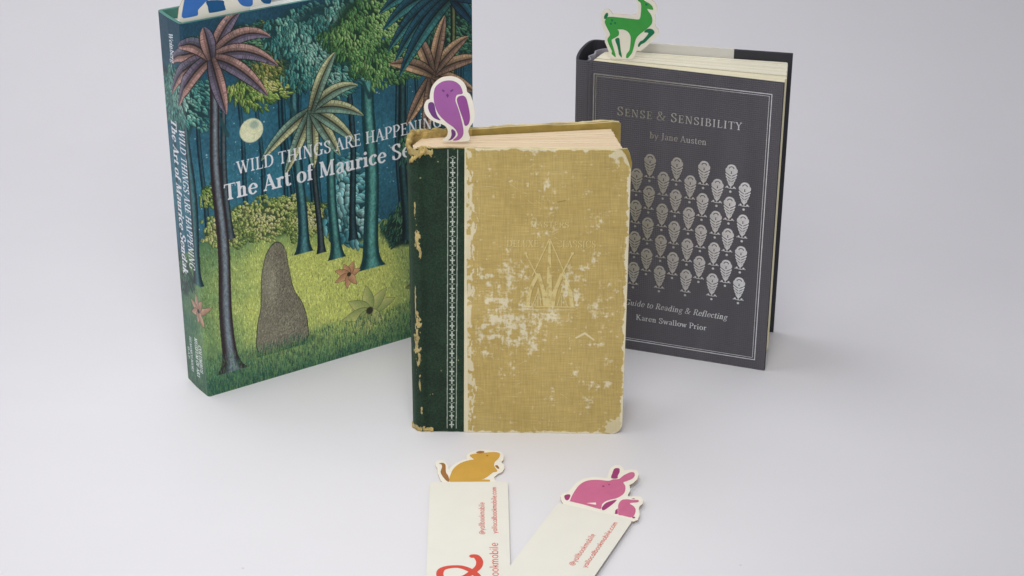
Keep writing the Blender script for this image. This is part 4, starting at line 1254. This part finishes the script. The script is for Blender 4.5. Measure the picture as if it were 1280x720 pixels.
def build_worn_book():
    root = thing('worn_book', 'worn old book with faded mustard cloth boards and a dark green cloth spine', 'book', BO, -.0176)
    img = paint_mustard().image('mustard_cloth_print')
    m_mus_cloth = image_mat('mustard_cloth', img, 1.56, 2.24, 0, rough=.82, spec=.2)
    weave_bump(m_mus_cloth, .011, .5, .0002, vary=.04)
    m_green = image_mat('green_cloth', paint_green().image('green_cloth_print'), 1.6, 2.24, 1.05, rough=.7, spec=.22)
    weave_bump(m_green, .009, .35, .00015, vary=.03)
    m_board = add_noise(new_mat('worn_board', s2l((206, 192, 150)), .9, spec=.1)[0], .2, 120, bump=.4, bump_scale=500)
    m_tan = add_noise(new_mat('frayed_cloth', s2l((178, 156, 100)), .9, spec=.1)[0], .3, 220, bump=.8, bump_scale=700, dist=.0005)
    m_turn = add_noise(new_mat('turned_mustard_cloth', s2l((164, 142, 78)), .85, spec=.15)[0], .15, 120, bump=.4, bump_scale=600)
    m_pages = paper_edge_mat('old_pages', s2l((240, 224, 196)), s2l((206, 180, 144)), fine=300)

    # green cloth round the spine, one piece from the front board to the back board
    path = [(.43, 0), (.25, 0), (.155, 0), (.135, .006), (.115, .014), (.095, .006), (.075, -.002), (.045, .004), (.02, .022), (.004, .05), (-.004, .09), (-.006, .14), (-.004, .19),
            (.004, .235), (.02, .27), (.045, .295), (.075, .308), (.10, .304), (.12, .305), (.15, .322), (.26, .342), (.43, .370)]
    rt = random.Random(9)

    def top(i, u):
        return B_H - .004 - (.035 * math.exp(-((u + .05) / .10) ** 2)) + rt.uniform(-.004, .004)
    fine_path = catmull(path, 3)
    strip('spine_cloth', fine_path, .024, 0.004, B_H, m_green, root, m_tan, u0=.43, top=top, nz=6)
    # front board, its left edge laid over the green cloth a little out of true
    r = .085
    o = [(.372, 0.0)]
    for k in range(7):
        a = R(-90 + 15 * k)
        o.append((B_W - r + r * math.cos(a), r + r * math.sin(a)))
    o += [(B_W + .004, 1.2)]
    for q in ((B_W + .003, 2.08), (B_W - .012, 2.13), (B_W - .035, 2.185), (B_W - .06, 2.215), (B_W - .095, 2.226)):
        o.append(q)
    rt2 = random.Random(4)
    for k in range(1, 12):
        o.append((B_W - .095 - k * .087, 2.228 + rt2.uniform(-.004, .004)))
    o.append((.396, 2.231))
    f = prism('front_cover', o, lambda x, z, t: (x, t, z), -.004, .028, m_mus_cloth, root, m_board, uvf=lambda x, z: (x, z))
    bevel(f, .004, 2, 50)
    # the bumped corner where the turned-in cloth shows
    prism('bent_corner', [(B_W - .14, 2.18), (B_W - .02, 2.06), (B_W + .006, 2.07), (B_W + .010, 2.12), (B_W - .008, 2.19), (B_W - .026, 2.225), (B_W - .09, 2.222)],
          lambda x, z, t: (x, t + .02 * max(0, z - 2.1) * 5, z), .010, .024, m_turn, root, m_board)
    # back board, opened a little wider at the fore-edge
    ba = math.atan2(.5527 - .35, 1.4555 - .229)
    cb, sb = math.cos(ba), math.sin(ba)
    wb = 1.46
    ob = [(.26, .0)]
    for k in range(7):
        a = R(-90 + 15 * k)
        ob.append((wb - r + r * math.cos(a), r + r * math.sin(a)))
    ob += [(wb, 2.205), (wb - .012, 2.222), (wb - .05, 2.228)]
    for k in range(1, 12):
        ob.append((wb - .05 - k * .098, 2.228 + rt2.uniform(-.005, .005)))
    ob.append((.26, 2.23))
    b = prism('back_cover', ob, lambda x, z, t: (.03 + x * cb - t * sb, .325 + x * sb + t * cb, z), -.034, -.002, m_turn, root, m_board)
    bevel(b, .004, 2, 50)
    # frayed cloth along the head of the spine, hinge to hinge
    def frayed(name, pth, rad, z, mat, seed):
        rr = random.Random(seed)
        pts = catmull(pth, 6)
        verts, faces = [], []
        ns = 8
        for i, (x, y) in enumerate(pts):
            q = rad * rr.uniform(.6, 1.35)
            a_ = pts[max(i - 1, 0)]; b_ = pts[min(i + 1, len(pts) - 1)]
            dx, dy = b_[0] - a_[0], b_[1] - a_[1]
            l = math.hypot(dx, dy)
            nx, ny = -dy / l, dx / l
            for k in range(ns):
                a = 2 * math.pi * k / ns
                e = q * rr.uniform(.75, 1.25)
                zz = z(i / (len(pts) - 1)) if callable(z) else z
                verts.append((x + nx * math.cos(a) * e, y + ny * math.cos(a) * e, zz + math.sin(a) * e * 1.3))
        for i in range(len(pts) - 1):
            for k in range(ns):
                faces.append((i * ns + k, i * ns + (k + 1) % ns, (i + 1) * ns + (k + 1) % ns, (i + 1) * ns + k))
        faces.append(tuple(range(ns - 1, -1, -1)))
        e0 = (len(pts) - 1) * ns
        faces.append(tuple(range(e0, e0 + ns)))
        return mesh_obj(name, verts, faces, mat, root, smooth=True)
    frayed('frayed_spine_head', [(.17, .012), (.10, .018), (.045, .018), (.012, .05), (.004, .11), (.006, .19), (.03, .26), (.08, .296)], .017,
           lambda t: B_H - .052 + .05 * t + .012 * math.sin(t * 17), m_tan, 2)
    frayed('frayed_back_edge', [(.08, .30), (.16, .318), (.26, .338)], .012, lambda t: B_H - .004 + .006 * math.sin(t * 14), m_tan, 5)
    frayed('frayed_board_edge', [(.03 + s_ * cb + .018 * sb, .325 + s_ * sb - .018 * cb) for s_ in (.25, .45, .65, .85, 1.05, 1.25, 1.41)], .006, lambda t: B_H - .001 + .003 * math.sin(t * 23), m_board, 12)
    frayed('torn_cloth_patch', [(.020, .0), (.05, -.006), (.09, -.004), (.13, .0)], .013, lambda t: B_H - .105 + .075 * t, m_tan, 8)
    frayed('frayed_spine_foot', [(.15, .008), (.09, .010), (.04, .014), (.008, .06), (.004, .12)], .013, .016, m_tan, 6)
    # the leaves, parted by the bookmark
    ts = lambda s: .146 + .0 * s
    pages('front_leaves', (.045, .045), (1.475, .036), (1.470, .138), (.035, .138), .03, 2.190, 8, .0012, m_pages, root, 5)
    pages('page_block', (.033, .157), (1.468, .157), (1.405, .500), (.085, .282), .03, 2.182, 26, .0022, m_pages, root, 6)


build_worn_book()


# ================================================================== 3. dark grey cloth book
CO = (.5797, 13.452, 0)
C_W, C_H = 1.458, 2.356


def motif_polys():
    """one stamped plume: rounded head, chevron leaves, a stalk with two curls and a dot; height about .23, base at 0"""
    P = []
    circ = lambda x, z, rx, rz, n=10: [(x + rx * math.cos(2 * math.pi * k / n), z + rz * math.sin(2 * math.pi * k / n)) for k in range(n)]
    arc_ = [(math.cos(R(a)), math.sin(R(a))) for a in range(-30, 211, 20)]
    for (c0, s0), (c1, s1) in zip(arc_, arc_[1:]):
        P.append([(.022 * c0, .192 + .021 * s0), (.037 * c0, .194 + .035 * s0), (.037 * c1, .194 + .035 * s1), (.022 * c1, .192 + .021 * s1)])
    P.append(circ(0, .190, .016, .017, 10))
    for sx in (-1, 1):
        P.append(circ(sx * .030, .182, .017, .018))
        P.append(circ(sx * .020, .166, .018, .014))
    for k, w in enumerate((.047, .046, .041, .033, .023)):
        z = .166 - k * .0225
        for sx in (-1, 1):
            P.append([(0, z - .030), (sx * w * .8, z - .008), (sx * w, z + .004), (sx * w * .93, z + .013), (sx * w * .5, z - .002), (0, z - .013)])
    P.append([(-.014, .088), (0, .046), (.014, .088)])
    P.append([(-.003, .15), (-.003, .035), (.003, .035), (.003, .15)])
    for sx in (-1, 1):
        P.append(circ(sx * .026, .046, .0085, .009, 8))
        P.append(circ(sx * .038, .040, .004, .005, 6))
        P.append([(sx * .003, .034), (sx * .020, .036), (sx * .020, .041), (sx * .003, .040)])
    P.append(circ(0, .010, .010, .010, 8))
    return P


def build_grey_book():
    root = thing('grey_book', 'dark grey cloth book with rows of silver plumes stamped on its cover', 'book', CO, -.331)
    m_cloth = new_mat('grey_cloth', s2l((92, 90, 96)), .78, spec=.3)[0]
    add_noise(m_cloth, .10, 60, (1, 1, .12))
    weave_bump(m_cloth, .016, .8, .0003, vary=.13)
    m_inner = add_noise(new_mat('dark_cloth_edge', s2l((58, 58, 64)), .75, spec=.25)[0], .08, 60, bump=.3, bump_scale=600)
    m_foil = new_mat('silver_foil', s2l((226, 228, 230)), .36, metallic=.86)[0]
    add_noise(m_foil, .14, 160, bump=.5, bump_scale=700, dist=.00015)
    m_pages = paper_edge_mat('cream_pages', s2l((242, 236, 208)), s2l((228, 219, 186)), fine=240)
    m_pages2 = paper_edge_mat('pale_pages', s2l((240, 236, 216)), s2l((228, 222, 200)), fine=300)
    m_end = add_noise(new_mat('pale_wrap_paper', s2l((216, 214, 208)), .6)[0], .03, 30)
    m_rib = add_noise(new_mat('headband_cloth', s2l((150, 148, 160)), .7)[0], .25, 120, bump=.6, bump_scale=400)

    th = .028
    f = strip('front_cover', [(C_W, 0), (.8, 0), (.012, 0)], th, 0, C_H, m_cloth, root, m_inner, u0=C_W)
    bevel(f, .006, 3, 40)
    sp = [(.012, 0), (.004, .004), (-.008, .010), (-.02, .004), (-.032, 0), (-.09, 0), (-.112, .010), (-.128, .05), (-.145, .13), (-.156, .22), (-.160, .31), (-.158, .39),
          (-.150, .45), (-.132, .492), (-.10, .510), (-.06, .512), (-.035, .515)]
    strip('spine', catmull(sp, 2), .020, 0.0, C_H - .004, m_cloth, root, m_inner, u0=0)
    bend = [(-.035, .515), (.3, .5545), (.7, .604), (1.384, .690)]
    b = strip('back_cover', bend, th, 0.0, C_H, m_cloth, root, m_inner, u0=0)
    bevel(b, .006, 3, 40)
    # pale paper folded over the back board
    k = (.690 - .5545) / (1.384 - .3)
    y = lambda s: .5545 + k * (s - .3)
    strip('paper_wrap', [(.03, y(.03) + .004), (.945, y(.945) + .004)], th + .008, 1.4, C_H + .006, m_end, root, m_end)
    # head of the spine lining, crumpled
    hb = [(-.075, .10), (-.055, .16), (-.085, .22), (-.06, .29), (-.07, .36), (-.02, .43), (.04, .45)]
    strip('headband', catmull(hb, 4), .012, 2.10, 2.315, m_rib, root, m_rib)
    pages('front_leaves', (-.045, .040), (1.432, .034), (1.412, .332), (-.038, .250), .035, 2.288, 16, .003, m_pages, root, 15)
    pages('page_block', (-.036, .270), (1.405, .360), (1.352, .652), (-.005, .475), .035, 2.290, 20, .0025, m_pages2, root, 16)

    mp = lambda x, z, t: (x, t, z)
    # frame: a heavier and a finer rule
    fr = []
    for (x0, z0, x1, z1, w) in ((.030, .084, 1.375, 2.262, .0065), (.047, .101, 1.357, 2.246, .0035)):
        for a, b_ in (((x0, z0), (x1, z0)), ((x1, z0), (x1, z1)), ((x1, z1), (x0, z1)), ((x0, z1), (x0, z0))):
            dx, dz = b_[0] - a[0], b_[1] - a[1]
            if abs(dx) > abs(dz):
                xa, xb = sorted((a[0], b_[0]))
                fr.append([(xa - w / 2, a[1] - w / 2), (xb + w / 2, a[1] - w / 2), (xb + w / 2, a[1] + w / 2), (xa - w / 2, a[1] + w / 2)])
            else:
                za, zb = sorted((a[1], b_[1]))
                fr.append([(a[0] - w / 2, za + w / 2), (a[0] + w / 2, za + w / 2), (a[0] + w / 2, zb - w / 2), (a[0] - w / 2, zb - w / 2)])
    print_mesh('foil_frame', fr, mp, m_foil, root)
    print_mesh('title_lettering', text_polys('SENSE & SENSIBILITY', .215, 1.176, 1.957, .070, T=.13, t=.055, small_caps=True), mp, m_foil, root)
    print_mesh('author_lettering', text_polys('by Jane Austen', .473, .912, 1.806, .052, T=.12, t=.06), mp, m_foil, root)
    print_mesh('subtitle_lettering', text_polys('A Guide to Reading & Reflecting', .262, 1.141, .391, .050, T=.13, t=.06, italic=.22), mp, m_foil, root)
    print_mesh('guide_author_lettering', text_polys('Karen Swallow Prior', .415, .985, .272, .047, T=.14, t=.065), mp, m_foil, root)
    # stamped plumes, each a piece of foil
    P = motif_polys()
    me = None
    for row in range(4):
        for kind in (0, 1):
            top_z = (1.681 if kind == 0 else 1.551) - .2605 * row
            xs = [.276 + .2085 * i for i in range(5)] if kind == 0 else [.176 + .2085 * i for i in range(6)]
            for x in xs:
                if me is None:
                    o = print_mesh('foil_plume', P, mp, m_foil, root)
                    me = o.data
                else:
                    o = bpy.data.objects.new('foil_plume', me)
                    COL.objects.link(o)
                    o.parent = root
                o.location = (x * K, 0, (top_z - .230) * K)


build_grey_book()
